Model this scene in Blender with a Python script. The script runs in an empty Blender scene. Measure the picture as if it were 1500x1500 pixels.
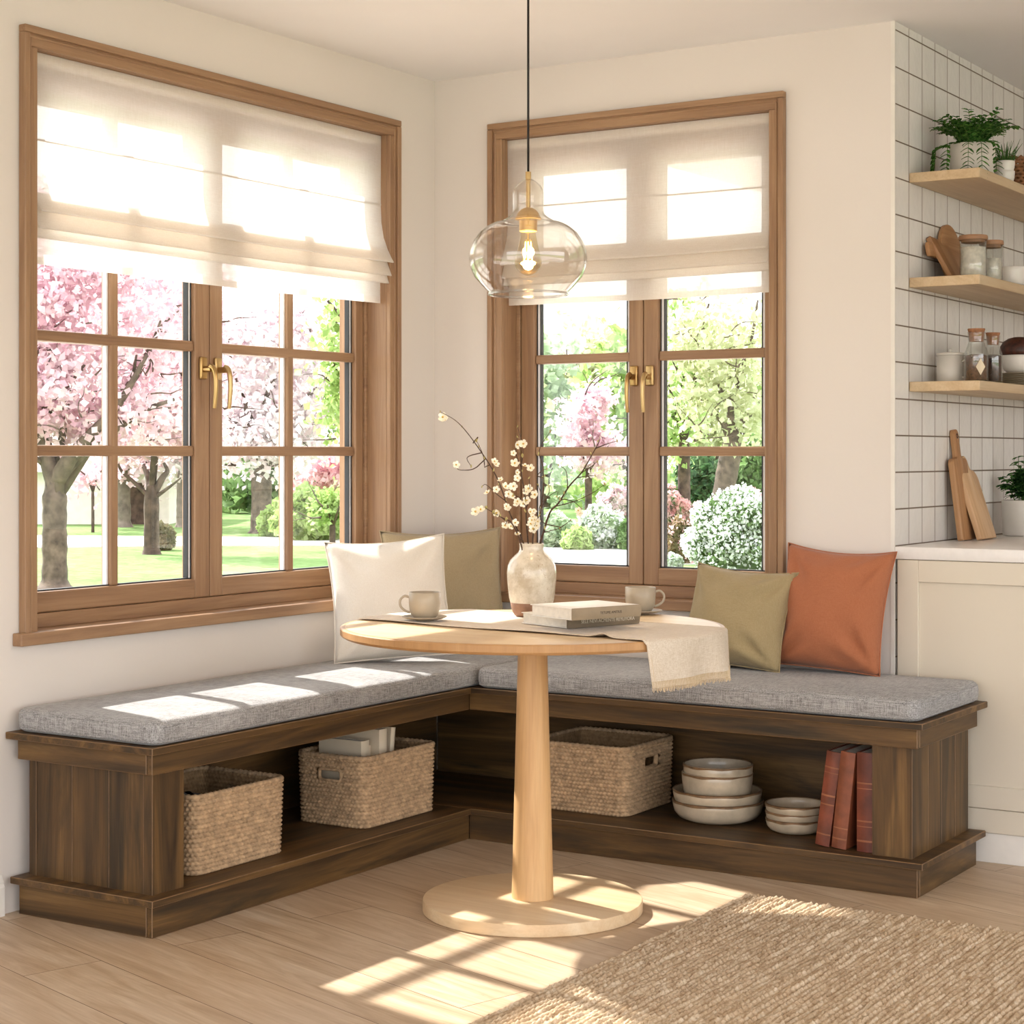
import bpy, bmesh, math, random
import numpy as np
from mathutils import Vector, Matrix, Euler

SC = bpy.context.scene
COL = SC.collection
R = math.radians
PI = math.pi
random.seed(7)
RNG = np.random.default_rng(11)

# ------------------------------------------------------------------ camera
FPX = 2707.0
TH = math.atan(1720 / 2707.0)
HY = 666.0
CAM = Vector((3.7075, -5.3301, 1.2))
FW = Vector((-math.sin(TH), math.cos(TH), 0))
RT = Vector((math.cos(TH), math.sin(TH), 0))
cd = bpy.data.cameras.new('camera')
cam = bpy.data.objects.new('camera', cd)
COL.objects.link(cam)
cam.location = CAM
cam.rotation_euler = (R(90), 0, TH)
cd.sensor_width = 36
cd.lens = FPX / 1500 * 36
cd.shift_y = (HY - 750) / 1500
cd.clip_end = 400
SC.camera = cam

# ------------------------------------------------------------------ world, sun, exposure
SKY_STRENGTH = 3.2
SUN_STRENGTH = 9.5
SUN_DIR = Vector((1.0, -0.21, -0.90))
w = bpy.data.worlds.new('sky')
SC.world = w
w.use_nodes = True
nt = w.node_tree
nt.nodes.clear()
wo = nt.nodes.new('ShaderNodeOutputWorld')
bg = nt.nodes.new('ShaderNodeBackground')
bg.inputs['Strength'].default_value = SKY_STRENGTH
tc = nt.nodes.new('ShaderNodeTexCoord')
sp = nt.nodes.new('ShaderNodeSeparateXYZ')
cr = nt.nodes.new('ShaderNodeValToRGB')
cr.color_ramp.elements[0].position = 0.0
cr.color_ramp.elements[0].color = (.985, .985, 1.0, 1)
cr.color_ramp.elements[1].position = .9
cr.color_ramp.elements[1].color = (.88, .93, 1.0, 1)
nt.links.new(tc.outputs['Generated'], sp.inputs[0])
nt.links.new(sp.outputs['Z'], cr.inputs[0])
nt.links.new(cr.outputs[0], bg.inputs['Color'])
nt.links.new(bg.outputs[0], wo.inputs[0])
sd = bpy.data.lights.new('sun', 'SUN')
sd.energy = SUN_STRENGTH
sd.angle = R(1.0)
sd.color = (1.0, .945, .90)
sun = bpy.data.objects.new('sun', sd)
COL.objects.link(sun)
sun.location = (-6, 2, 8)
sun.rotation_euler = SUN_DIR.to_track_quat('-Z', 'Y').to_euler()
SC.view_settings.view_transform = 'Standard'
SC.view_settings.look = 'None'
SC.view_settings.exposure = 0.29
SC.view_settings.gamma = 1
SC.view_settings.use_curve_mapping = False


def W(px, py, d):
    """the place that the photograph shows at (px, py), d metres in front of the camera"""
    return CAM + FW * d + RT * ((px - 750) / FPX * d) + Vector((0, 0, -(py - HY) / FPX * d))


# ------------------------------------------------------------------ materials
def lin(h):
    h = h.lstrip('#')
    v = [int(h[i:i + 2], 16) / 255 for i in (0, 2, 4)]
    return tuple(x / 12.92 if x <= .04045 else ((x + .055) / 1.055) ** 2.4 for x in v) + (1,)


class N:
    """small node-tree writer"""
    def __init__(s, name):
        s.m = bpy.data.materials.new(name)
        s.m.use_nodes = True
        s.t = s.m.node_tree
        s.t.nodes.clear()
        s.out = s.t.nodes.new('ShaderNodeOutputMaterial')

    def n(s, typ, **k):
        nd = s.t.nodes.new('ShaderNode' + typ)
        for a, v in k.items():
            if a.startswith('i_'):
                key = a[2:].replace('_', ' ')
                s.set(nd.inputs[int(key) if key.isdigit() else key], v)
            else:
                setattr(nd, a, v)
        return nd

    def set(s, inp, v):
        if hasattr(v, 'is_output') or isinstance(v, bpy.types.NodeSocket):
            s.t.links.new(v, inp)
        else:
            inp.default_value = v

    def obj(s, scale=(1, 1, 1), rot=(0, 0, 0), loc=(0, 0, 0), rand=True):
        tc = s.n('TexCoord')
        mp = s.n('Mapping')
        mp.inputs['Scale'].default_value = scale
        mp.inputs['Rotation'].default_value = rot
        mp.inputs['Location'].default_value = loc
        v = tc.outputs['Object']
        if rand:
            oi = s.n('ObjectInfo')
            ad = s.n('VectorMath', operation='ADD')
            s.t.links.new(v, ad.inputs[0])
            sc = s.n('VectorMath', operation='SCALE')
            s.t.links.new(oi.outputs['Random'], sc.inputs[0])
            sc.inputs['Scale'].default_value = 7.3
            s.t.links.new(sc.outputs[0], ad.inputs[1])
            v = ad.outputs[0]
        s.t.links.new(v, mp.inputs[0])
        return mp.outputs[0]

    def noise(s, vec, scale=5, detail=4, rough=.55, dist=0.0):
        nd = s.n('TexNoise')
        s.t.links.new(vec, nd.inputs['Vector'])
        nd.inputs['Scale'].default_value = scale
        nd.inputs['Detail'].default_value = detail
        nd.inputs['Roughness'].default_value = rough
        nd.inputs['Distortion'].default_value = dist
        return nd.outputs['Fac']

    def ramp(s, fac, stops):
        nd = s.n('ValToRGB')
        e = nd.color_ramp.elements
        while len(e) < len(stops):
            e.new(.5)
        for el, (p, c) in zip(e, stops):
            el.position = p
            el.color = c
        s.t.links.new(fac, nd.inputs[0])
        return nd.outputs[0]

    def mix(s, fac, a, b, mode='MIX'):
        nd = s.n('Mix', data_type='RGBA', blend_type=mode)
        s.set(nd.inputs[0], fac)
        s.set(nd.inputs[6], a)
        s.set(nd.inputs[7], b)
        return nd.outputs[2]

    def math(s, op, a, b=0.0):
        nd = s.n('Math', operation=op)
        s.set(nd.inputs[0], a)
        s.set(nd.inputs[1], b)
        return nd.outputs[0]

    def bump(s, h, dist=.002, strength=1.0):
        nd = s.n('Bump')
        nd.inputs['Strength'].default_value = strength
        nd.inputs['Distance'].default_value = dist
        s.t.links.new(h, nd.inputs['Height'])
        return nd.outputs[0]

    def pbr(s, col, rough=.5, bump=None, metal=0.0, spec=.5, sheen=0.0, coat=0.0, trans=0.0):
        b = s.n('BsdfPrincipled')
        s.set(b.inputs['Base Color'], col)
        s.set(b.inputs['Roughness'], rough)
        b.inputs['Metallic'].default_value = metal
        b.inputs['Specular IOR Level'].default_value = spec
        b.inputs['Sheen Weight'].default_value = sheen
        b.inputs['Coat Weight'].default_value = coat
        if bump is not None:
            s.t.links.new(bump, b.inputs['Normal'])
        s.t.links.new(b.outputs[0], s.out.inputs[0])
        return b

    def surf(s, sh):
        s.t.links.new(sh, s.out.inputs[0])


def m_plain(name, h, rough=.5, metal=0.0, spec=.5, var=.04, vs=8, coat=0.0):
    m = N(name)
    v = m.obj()
    c = lin(h)
    dk = tuple(x * (1 - 2.2 * var) for x in c[:3]) + (1,)
    lt = tuple(min(1, x * (1 + 1.2 * var)) for x in c[:3]) + (1,)
    col = m.ramp(m.noise(v, vs, 5), [(.3, dk), (.7, lt)])
    m.pbr(col, rough, metal=metal, spec=spec, coat=coat)
    return m.m


def m_wood(name, axis, cols, rough=.45, grain=1.0, fine=.35, bumpd=.0006, streak=None, spec=.4):
    """grain runs along axis (0, 1, 2)"""
    m = N(name)
    sc = [14.0 * grain] * 3
    sc[axis] = 1.1 * grain
    v = m.obj(tuple(sc))
    n1 = m.noise(v, 1.0, 6, .6, 1.4)
    sf = [160.0] * 3
    sf[axis] = 5.0
    vf = m.obj(tuple(sf))
    n2 = m.noise(vf, 1.0, 3, .6)
    col = m.ramp(n1, [(p, lin(c)) for p, c in cols])
    dark = m.mix(1.0, col, (.62, .56, .5, 1), 'MULTIPLY')
    f = m.math('MULTIPLY', m.math('SUBTRACT', n2, .45), fine * 4)
    nd = m.n('Clamp')
    m.t.links.new(f, nd.inputs[0])
    col = m.mix(nd.outputs[0], col, dark)
    if streak:
        ss = [9.0] * 3
        ss[axis] = .9
        n3 = m.noise(m.obj(tuple(ss), loc=(3, 5, 1)), 1.0, 5, .65, .8)
        k = m.ramp(n3, [(.52, (0, 0, 0, 1)), (.68, (1, 1, 1, 1))])
        col = m.mix(k, col, lin(streak))
    m.pbr(col, rough, m.bump(n2, bumpd, .6), spec=spec)
    return m.m


def m_fabric(name, h, h2, scale=1.0, rough=.92, bumpd=.0012, contrast=(.38, .62), sheen=.15):
    """woven cloth: slubs along all three axes"""
    m = N(name)
    vals = []
    for ax in range(3):
        s = [520.0 * scale] * 3
        s[ax] = 38.0 * scale
        vals.append(m.noise(m.obj(tuple(s), loc=(ax * 3.1, 0, 0)), 1.0, 2, .6))
    a = m.math('ADD', m.math('ADD', vals[0], vals[1]), vals[2])
    a = m.math('MULTIPLY', a, 1 / 3)
    big = m.noise(m.obj((3, 3, 3)), 1.5, 3)
    f = m.math('ADD', m.math('MULTIPLY', a, .85), m.math('MULTIPLY', big, .15))
    col = m.ramp(f, [(contrast[0], lin(h2)), (contrast[1], lin(h))])
    m.pbr(col, rough, m.bump(a, bumpd, .8), spec=.15, sheen=sheen)
    return m.m


def m_glass(name, tint=(1, 1, 1, 1), lo=.04, hi=.65, rough=0.0):
    """thin clear glass: see-through with a reflection that grows at grazing angles"""
    m = N(name)
    lw = m.n('LayerWeight')
    lw.inputs['Blend'].default_value = .42
    f = m.ramp(lw.outputs['Facing'], [(0.0, (lo, lo, lo, 1)), (.55, (lo * 2, lo * 2, lo * 2, 1)), (1.0, (hi, hi, hi, 1))])
    tr = m.n('BsdfTransparent')
    tr.inputs[0].default_value = tint
    gl = m.n('BsdfGlossy')
    gl.inputs['Roughness'].default_value = rough
    mx = m.n('MixShader')
    m.t.links.new(f, mx.inputs[0])
    m.t.links.new(tr.outputs[0], mx.inputs[1])
    m.t.links.new(gl.outputs[0], mx.inputs[2])
    m.surf(mx.outputs[0])
    return m.m


def m_leaf(name, cols, transl=.45, scale=3.0, rough=.6):
    m = N(name)
    v = m.obj((scale,) * 3)
    wn = m.n('TexWhiteNoise', noise_dimensions='3D')
    sn = m.n('VectorMath', operation='SNAP')
    m.t.links.new(v, sn.inputs[0])
    sn.inputs[1].default_value = (.22, .22, .22)
    m.t.links.new(sn.outputs[0], wn.inputs['Vector'])
    n1 = m.noise(v, 1.0, 4)
    f = m.math('ADD', m.math('MULTIPLY', wn.outputs['Value'], .5), m.math('MULTIPLY', n1, .5))
    col = m.ramp(f, [(p, lin(c)) for p, c in cols])
    d = m.n('BsdfPrincipled')
    m.t.links.new(col, d.inputs['Base Color'])
    d.inputs['Roughness'].default_value = rough
    d.inputs['Specular IOR Level'].default_value = .2
    t = m.n('BsdfTranslucent')
    m.t.links.new(col, t.inputs[0])
    mx = m.n('MixShader')
    mx.inputs[0].default_value = transl
    m.t.links.new(d.outputs[0], mx.inputs[1])
    m.t.links.new(t.outputs[0], mx.inputs[2])
    m.surf(mx.outputs[0])
    return m.m


def m_emit(name, h, st):
    m = N(name)
    e = m.n('Emission')
    e.inputs[0].default_value = lin(h)
    e.inputs[1].default_value = st
    m.surf(e.outputs[0])
    return m.m


M = {}
# walls
m = N('plaster')
n1 = m.noise(m.obj((1, 1, 1), rand=False), 60, 5)
col = m.ramp(m.noise(m.obj((1, 1, 1), rand=False), 1.2, 3), [(.3, lin('DAD1C9')), (.7, lin('DED6CF'))])
m.pbr(col, .9, m.bump(n1, .0006, .5), spec=.2)
M['plaster'] = m.m
m = N('ceiling_paint')
m.pbr(m.ramp(m.noise(m.obj(rand=False), 2, 3), [(.3, lin('ECEAE9')), (.7, lin('F0EEED'))]), .9, spec=.2)
M['ceiling'] = m.m
# floor boards
m = N('oak_floor')
PA = math.atan2(.282, -.96)
v = m.obj((1, 1, 1), rot=(0, 0, -PA), loc=(.62, .085, 0), rand=False)
br = m.n('TexBrick', offset=.37, offset_frequency=2, squash=1.0)
m.t.links.new(v, br.inputs['Vector'])
for k, x in dict(Scale=1.0, Brick_Width=1.35, Row_Height=.2, Mortar_Size=.0011, Mortar_Smooth=.1, Bias=0.0).items():
    br.inputs[k.replace('_', ' ')].default_value = x
br.inputs['Color1'].default_value = (0, 0, 0, 1)
br.inputs['Color2'].default_value = (1, 1, 1, 1)
br.inputs['Mortar'].default_value = (.5, .5, .5, 1)
sh = m.n('VectorMath', operation='ADD')
m.t.links.new(v, sh.inputs[0])
sx = m.n('VectorMath', operation='SCALE')
m.t.links.new(br.outputs['Color'], sx.inputs[0])
sx.inputs['Scale'].default_value = 9.0
m.t.links.new(sx.outputs[0], sh.inputs[1])
mp = m.n('Mapping')
mp.inputs['Scale'].default_value = (1.6, 13, 13)
m.t.links.new(sh.outputs[0], mp.inputs[0])
g1 = m.noise(mp.outputs[0], 1.0, 6, .6, 1.8)
mp2 = m.n('Mapping')
mp2.inputs['Scale'].default_value = (6, 150, 150)
m.t.links.new(sh.outputs[0], mp2.inputs[0])
g2 = m.noise(mp2.outputs[0], 1.0, 3)
mp3 = m.n('Mapping')
mp3.inputs['Scale'].default_value = (3.2, 10, 10)
m.t.links.new(sh.outputs[0], mp3.inputs[0])
g3 = m.noise(mp3.outputs[0], 1.0, 5, .7, 2.5)
base = m.ramp(g1, [(.25, lin('A68A6D')), (.5, lin('C6AE92')), (.75, lin('DAC8B0'))])
base = m.mix(m.math('MULTIPLY', br.outputs['Color'], .35), base, lin('BBA083'))
base = m.mix(m.math('MULTIPLY', m.math('SUBTRACT', g2, .35), .8), base, lin('9C7F5F'))
kn = m.ramp(g3, [(.69, (0, 0, 0, 1)), (.76, (1, 1, 1, 1))])
base = m.mix(m.math('MULTIPLY', kn, .65), base, lin('7A5A3E'))
base = m.mix(br.outputs['Fac'], base, lin('6A4D36'))
hgt = m.math('SUBTRACT', m.math('MULTIPLY', g2, .25), m.math('MULTIPLY', br.outputs['Fac'], 1.0))
m.pbr(base, .42, m.bump(hgt, .0012, .6), spec=.35)
M['floor'] = m.m
# square wall tiles: the wall lies in the y-z plane
m = N('glazed_tile')
tc = m.n('TexCoord')
sp = m.n('SeparateXYZ')
m.t.links.new(tc.outputs['Object'], sp.inputs[0])
cb = m.n('CombineXYZ')
m.t.links.new(m.math('SUBTRACT', sp.outputs['Y'], .004), cb.inputs[0])
m.t.links.new(m.math('SUBTRACT', sp.outputs['Z'], .9235), cb.inputs[1])
br = m.n('TexBrick', offset=0.0, squash=1.0)
m.t.links.new(cb.outputs[0], br.inputs['Vector'])
for k, x in dict(Scale=1.0, Brick_Width=.1168, Row_Height=.1115, Mortar_Size=.0024, Mortar_Smooth=.2, Bias=0.0).items():
    br.inputs[k.replace('_', ' ')].default_value = x
br.inputs['Color1'].default_value = lin('E2DCD5')
br.inputs['Color2'].default_value = lin('E6E1DB')
br.inputs['Mortar'].default_value = lin('7A6A5C')
wv = m.noise(m.obj((7, 7, 7), rand=False), 2.0, 3)
hh = m.math('SUBTRACT', m.math('MULTIPLY', wv, 1.6), m.math('MULTIPLY', br.outputs['Fac'], 1.0))
rg = m.mix(br.outputs['Fac'], (.16, .16, .16, 1), (.8, .8, .8, 1))
m.pbr(br.outputs['Color'], rg, m.bump(hh, .0025, .7), spec=.5)
M['tile'] = m.m

WIN = [(.2, '80604A'), (.5, '997759'), (.8, 'AD8C6C')]
for ax, k in enumerate('xyz'):
    M['win' + k] = m_wood('window_oak_' + k, ax, WIN, .42, 1.0, .35)
    M['rustic' + k] = m_wood('rustic_brown_wood_' + k, ax, [(.25, '2A1D10'), (.42, '49351E'), (.58, '654A29'), (.78, '86663B')],
                             .5, .8, .55, .0008, streak='2F2619')
    M['oak' + k] = m_wood('pale_oak_' + k, ax, [(.2, 'BF9362'), (.5, 'D0A674'), (.8, 'DDB987')], .42, .8, .22)
    M['oakedge'] = m_wood('shaded_edge_oak', 2, [(.2, 'A87C4E'), (.5, 'B98C5C'), (.8, 'C89D6E')], .42, .8, .2)  # more orange oak, also darkened to put the rim's shading into its colour
    M['oaktop'] = m_wood('table_oak', 0, [(.2, 'CCAA82'), (.5, 'D8BC96'), (.8, 'E2CCAB')], .40, .8, .2)
    M['shelf' + k] = m_wood('shelf_oak_' + k, ax, [(.2, 'B59774'), (.5, 'C7AC88'), (.8, 'D4BD9C')], .45, .9, .25)
    M['acacia' + k] = m_wood('acacia_' + k, ax, [(.2, '8A5E3C'), (.5, 'A97B52'), (.8, 'C29A70')], .45, 1.4, .3)
    M['beech' + k] = m_wood('beech_' + k, ax, [(.2, 'B58A61'), (.5, 'CBA47C'), (.8, 'DCBC97')], .45, 1.4, .25)
M['rustic_edge'] = m_plain('worn_wood_edge', '7C5E3E', .5, vs=30, var=.15)
M['linen_grey'] = m_fabric('grey_linen', 'B4B2B1', '646160', .8, contrast=(.39, .59))
M['linen_white'] = m_fabric('white_linen', 'E6DED3', 'D5C9BA', 1.0, contrast=(.3, .7))
M['linen_beige'] = m_fabric('taupe_linen', 'AB9A7C', '8F7D60', 1.0, contrast=(.3, .7))
M['linen_olive'] = m_fabric('olive_linen', 'AE9C78', '917F5C', 1.0, contrast=(.3, .7))
M['linen_rust'] = m_fabric('terracotta_linen', 'B27352', '9A5B3E', 1.0, contrast=(.3, .7))
M['linen_runner'] = m_fabric('flax_linen', 'E2D6C7', 'BCA78C', .9, contrast=(.34, .64))
M['fringe'] = m_fabric('flax_thread', 'D8C6AA', 'BBA280', .9)
# sheer blind cloth
m = N('sheer_linen')
a = m.noise(m.obj((30, 500, 500)), 1, 2)
b = m.noise(m.obj((500, 30, 500)), 1, 2)
c = m.noise(m.obj((500, 500, 30)), 1, 2)
f = m.math('MULTIPLY', m.math('ADD', m.math('ADD', a, b), c), 1 / 3)
col = m.ramp(f, [(.35, lin('EDE6DE')), (.65, lin('FAF6F1'))])
d = m.n('BsdfDiffuse'); m.t.links.new(col, d.inputs[0])
t = m.n('BsdfTranslucent'); m.t.links.new(col, t.inputs[0])
x1 = m.n('MixShader'); x1.inputs[0].default_value = .62
m.t.links.new(d.outputs[0], x1.inputs[1]); m.t.links.new(t.outputs[0], x1.inputs[2])
tp = m.n('BsdfTransparent')
x2 = m.n('MixShader'); x2.inputs[0].default_value = .14
m.t.links.new(x1.outputs[0], x2.inputs[1]); m.t.links.new(tp.outputs[0], x2.inputs[2])
m.surf(x2.outputs[0])
M['sheer'] = m.m
M['pane'] = m_glass('window_glass', (.99, 1, .99, 1), .025, .5)
M['lampglass'] = m_glass('lamp_glass', (.975, .96, .94, 1), .06, .95)
M['thickglass'] = m_glass('thick_glass_edge', (.86, .84, .82, 1), .16, .95)
M['jarglass'] = m_glass('jar_glass', (.97, .98, .97, 1), .07, .8)
M['bulbglass'] = m_glass('amber_bulb_glass', (1.0, .93, .78, 1), .05, .6)
M['brass'] = m_plain('satin_brass', 'BFA272', .33, metal=.9, var=.03)
M['brass_lamp'] = m_plain('pale_brass', 'D3B37C', .4, metal=.75, var=.03)
M['brass_dark'] = m_plain('aged_brass', 'B0905E', .28, metal=.95, var=.03)
M['black'] = m_plain('black_cord', '1C1613', .6)
M['gasket'] = m_plain('dark_gasket', '2A2A2C', .6)
M['spacer'] = m_plain('white_spacer', 'ECECF0', .5)
M['filament'] = m_emit('glowing_filament', 'FFC766', 34)
M['white_paint'] = m_plain('white_skirting_paint', 'E4DED6', .45)
M['cab'] = m_plain('cream_cabinet_paint', 'D6CBB9', .4, var=.01, vs=2)
M['quartz'] = m_plain('white_quartz', 'E9E4E0', .25, var=.02, vs=40)
M['white_cer'] = m_plain('white_ceramic', 'E2DBD2', .3, var=.03, vs=10)
M['grey_cer'] = m_plain('warm_grey_ceramic', 'CFC7BC', .45, var=.03)
M['cup'] = m_plain('greige_stoneware', 'A89A86', .38, var=.05, vs=14)
M['bowl'] = m_plain('speckled_cream_glaze', 'BFAF97', .28, var=.12, vs=16, coat=.3)
M['bowl_in'] = m_plain('grey_glaze', 'BDB3A6', .25, var=.06, vs=8)
M['bowl_rim'] = m_plain('brown_glaze_rim', '7E6043', .35, var=.2, vs=40)
# speckled vase glaze
m = N('speckled_glaze')
n1 = m.noise(m.obj((1, 1, 1)), 16, 6, .7)
n2 = m.noise(m.obj((1, 1, 1)), 150, 3, .6)
col = m.ramp(n1, [(.35, lin('B5A58E')), (.55, lin('D3C7B4')), (.7, lin('DDD2C1'))])
k = m.ramp(n2, [(.60, (0, 0, 0, 1)), (.68, (1, 1, 1, 1))])
k2 = m.ramp(m.noise(m.obj((1, 1, .7)), 9, 4, .6), [(.42, (0, 0, 0, 1)), (.6, (1, 1, 1, 1))])
col = m.mix(m.math('MULTIPLY', k, m.math('MULTIPLY', k2, .8)), col, lin('8A6A4C'))
m.pbr(col, .22, m.bump(n1, .0008, .4), spec=.5, coat=.3)
M['vase'] = m.m
M['clay'] = m_plain('raw_clay', '8E6850', .6, var=.12, vs=40)
M['jute'] = m_plain('jute_rope', 'C4AA86', .9, var=.16, vs=70, spec=.15)
# rug: yarn colour with dark flecks
m = N('jute_rug')
n1 = m.noise(m.obj((70, 22, 60), rand=False), 1.0, 4, .65)
n2 = m.noise(m.obj((230, 140, 200), rand=False), 1.0, 2, .6)
col = m.ramp(n1, [(.3, lin('A98F72')), (.5, lin('C4AD91')), (.7, lin('D9C8B0'))])
k = m.ramp(n2, [(.60, (0, 0, 0, 1)), (.70, (1, 1, 1, 1))])
col = m.mix(m.math('MULTIPLY', k, .55), col, lin('735A40'))
m.pbr(col, .95, m.bump(n2, .003, .7), spec=.1)
M['rug'] = m.m
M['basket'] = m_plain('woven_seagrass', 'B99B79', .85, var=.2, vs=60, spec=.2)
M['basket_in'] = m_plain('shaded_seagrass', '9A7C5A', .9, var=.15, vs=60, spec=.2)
M['wicker'] = m_plain('brown_wicker', '80532F', .7, var=.25, vs=60)
M['book_cream'] = m_plain('cream_book_cloth', 'DCCBB0', .8, var=.03)
M['book_tan'] = m_plain('tan_book_cloth', '80705A', .75, var=.05, vs=30)
M['book_tan_light'] = m_plain('stone_book_cloth', '95836B', .75, var=.05, vs=30)
M['book_white'] = m_plain('white_book_board', 'EDE7DF', .6, var=.02)
M['paper'] = m_plain('page_edges', 'E9E1D4', .9, var=.05, vs=60)
M['leather'] = m_plain('russet_leather', '783C28', .42, var=.22, vs=14)
M['leather2'] = m_plain('tan_leather', '874A30', .42, var=.22, vs=12)
M['leather3'] = m_plain('oxblood_leather', '733624', .42, var=.22, vs=12)
M['gilt'] = m_plain('worn_gilt', '9A6446', .4, metal=.3, var=.1)
M['ink'] = m_plain('dark_ink', '3A2A1E', .7)
M['ink_light'] = m_plain('pale_ink', 'D9CDBA', .6)
M['twig'] = m_plain('twig_bark', '4A3222', .8, var=.2, vs=60)
M['petal'] = m_leaf('petal', [(.2, 'F4EAD0'), (.8, 'FFFBF0')], .35, 60)
M['stamen'] = m_plain('yellow_stamens', 'C9A64E', .7)
M['bud'] = m_leaf('bud', [(.2, 'A5985A'), (.8, 'D9CC94')], .3, 60)
M['cork'] = m_plain('cork', '9C6B4A', .85, var=.15, vs=80)
M['lidwood'] = m_plain('walnut_lid', '9C7454', .5, var=.12, vs=20)
M['flour'] = m_plain('pale_grain', 'DCD3C6', .9, var=.12, vs=60)
M['beans'] = m_plain('coffee_beans', '43261A', .45, var=.5, vs=120)
M['nuts'] = m_plain('brown_nuts', '6E4A30', .6, var=.4, vs=120)
M['plate'] = m_plain('stone_plate', 'A8977E', .4, var=.06)
M['darkbowl'] = m_plain('dark_wooden_bowl', '4A2418', .5, var=.35, vs=60)
M['soil'] = m_plain('potting_soil', '2E2018', .95, var=.3, vs=60)
M['leafA'] = m_leaf('trailing_leaf', [(.2, '24461B'), (.5, '3C6A28'), (.85, '74A04C')], .25, 30)
M['leafB'] = m_leaf('herb_leaf', [(.2, '1B3A1A'), (.5, '2E5B28'), (.85, '79A356')], .25, 30)
M['grassblade'] = m_leaf('blade_leaf', [(.2, '2B4A1E'), (.85, '56803A')], .25, 30)
M['stem'] = m_plain('green_stem', '56702F', .7)
# garden
M['bark'] = m_plain('grey_brown_bark', '64554B', .9, var=.3, vs=10)
M['bark2'] = m_plain('dark_bark', '57463D', .9, var=.3, vs=10)
M['bark3'] = m_plain('pale_bark', '7E7269', .9, var=.2, vs=8)
M['blossom'] = m_leaf('pale_pink_blossom', [(.25, 'DDB4C2'), (.5, 'E9CCD6'), (.75, 'F2E2E7')], .45, 1.6)
M['blossom_white'] = m_leaf('white_pink_blossom', [(.25, 'E6D0D8'), (.5, 'EEE3E7'), (.75, 'F6F3F4')], .45, 1.6)
M['blossom_hot'] = m_leaf('deep_pink_blossom', [(.25, 'F1C8D2'), (.5, 'F6D8E0'), (.8, 'FAE9EE')], .62, 1.6)
M['azalea'] = m_leaf('salmon_pink_blossom', [(.25, 'EEBDBE'), (.5, 'F3CFCE'), (.8, 'F8E2E0')], .6, 2)
M['fol_lime'] = m_leaf('lime_foliage', [(.2, '8CA85C'), (.5, 'A9C177'), (.8, 'C8D7A0')], .5, 1.5)
M['fol_yellow'] = m_leaf('yellow_green_foliage', [(.2, 'B0B488'), (.5, 'CCCEA8'), (.8, 'E4E5CC')], .5, 1.5)
M['fol_mid'] = m_leaf('mid_green_foliage', [(.2, '56713F'), (.5, '718F56'), (.8, '93AC78')], .45, 1.5)
M['fol_dark'] = m_leaf('deep_green_foliage', [(.2, '38553A'), (.5, '50704A'), (.8, '789268')], .4, 1.5)
M['fol_pale'] = m_leaf('pale_green_foliage', [(.2, 'A3B690'), (.5, 'BDCBAE'), (.8, 'D9E1CF')], .5, 1.5)
M['fol_bronze'] = m_leaf('bronze_foliage', [(.2, '625D3E'), (.5, '807A58'), (.8, 'A58668')], .4, 1.5)
M['snowbloom'] = m_leaf('white_flower_heads', [(.2, 'D0D6CC'), (.8, 'E8E8E8')], .35, 2)
m = N('lawn_grass')
n1 = m.noise(m.obj((1, 1, 1), rand=False), .7, 6, .65)
n2 = m.noise(m.obj((1, 1, 1), rand=False), 9, 4, .6)
f = m.math('ADD', m.math('MULTIPLY', n1, .5), m.math('MULTIPLY', n2, .5))
col = m.ramp(f, [(.35, lin('5F7B45')), (.52, lin('789259')), (.7, lin('94A974'))])
m.pbr(col, .95, m.bump(n2, .05, .6), spec=.1)
M['lawn'] = m.m
M['path'] = m_plain('pale_gravel', 'CFC8C1', .9, var=.05, vs=3)
M['mulch'] = m_plain('brown_mulch', 'A08672', .95, var=.2, vs=6)
M['render'] = m_plain('pale_render', 'E4DCD6', .9)
M['rooftile'] = m_plain('grey_roof', 'B9AFA8', .8, var=.1)


# ------------------------------------------------------------------ mesh helpers
def link(name, me, mat=None, parent=None, smooth=False):
    o = bpy.data.objects.new(name, me)
    COL.objects.link(o)
    if mat is not None:
        for x in (mat if isinstance(mat, (list, tuple)) else [mat]):
            me.materials.append(x)
    if parent is not None:
        o.parent = parent
    if smooth:
        me.polygons.foreach_set('use_smooth', np.ones(len(me.polygons), bool))
    return o


def done(bm, name, mat=None, parent=None, smooth=False, shift=None, auto=None):
    """bmesh -> object; shift moves world coordinates to the parent's own frame"""
    if shift is not None:
        bmesh.ops.translate(bm, verts=bm.verts, vec=-Vector(shift))
    bmesh.ops.recalc_face_normals(bm, faces=bm.faces)
    me = bpy.data.meshes.new(name)
    bm.to_mesh(me)
    bm.free()
    o = link(name, me, mat, parent, smooth or auto is not None)
    if auto is not None:
        me.set_sharp_from_angle(angle=R(auto))
    return o


def from_np(name, V, F, mat=None, parent=None, smooth=True):
    """V (n,3), F (m,4) or (m,3) arrays"""
    V = np.asarray(V, dtype=np.float32)
    F = np.asarray(F, dtype=np.int32)
    me = bpy.data.meshes.new(name)
    k = F.shape[1]
    me.vertices.add(len(V))
    me.vertices.foreach_set('co', V.ravel())
    me.loops.add(F.size)
    me.loops.foreach_set('vertex_index', F.ravel())
    me.polygons.add(len(F))
    me.polygons.foreach_set('loop_start', np.arange(0, F.size, k, dtype=np.int32))
    me.update(calc_edges=True)
    me.validate()
    return link(name, me, mat, parent, smooth)


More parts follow.
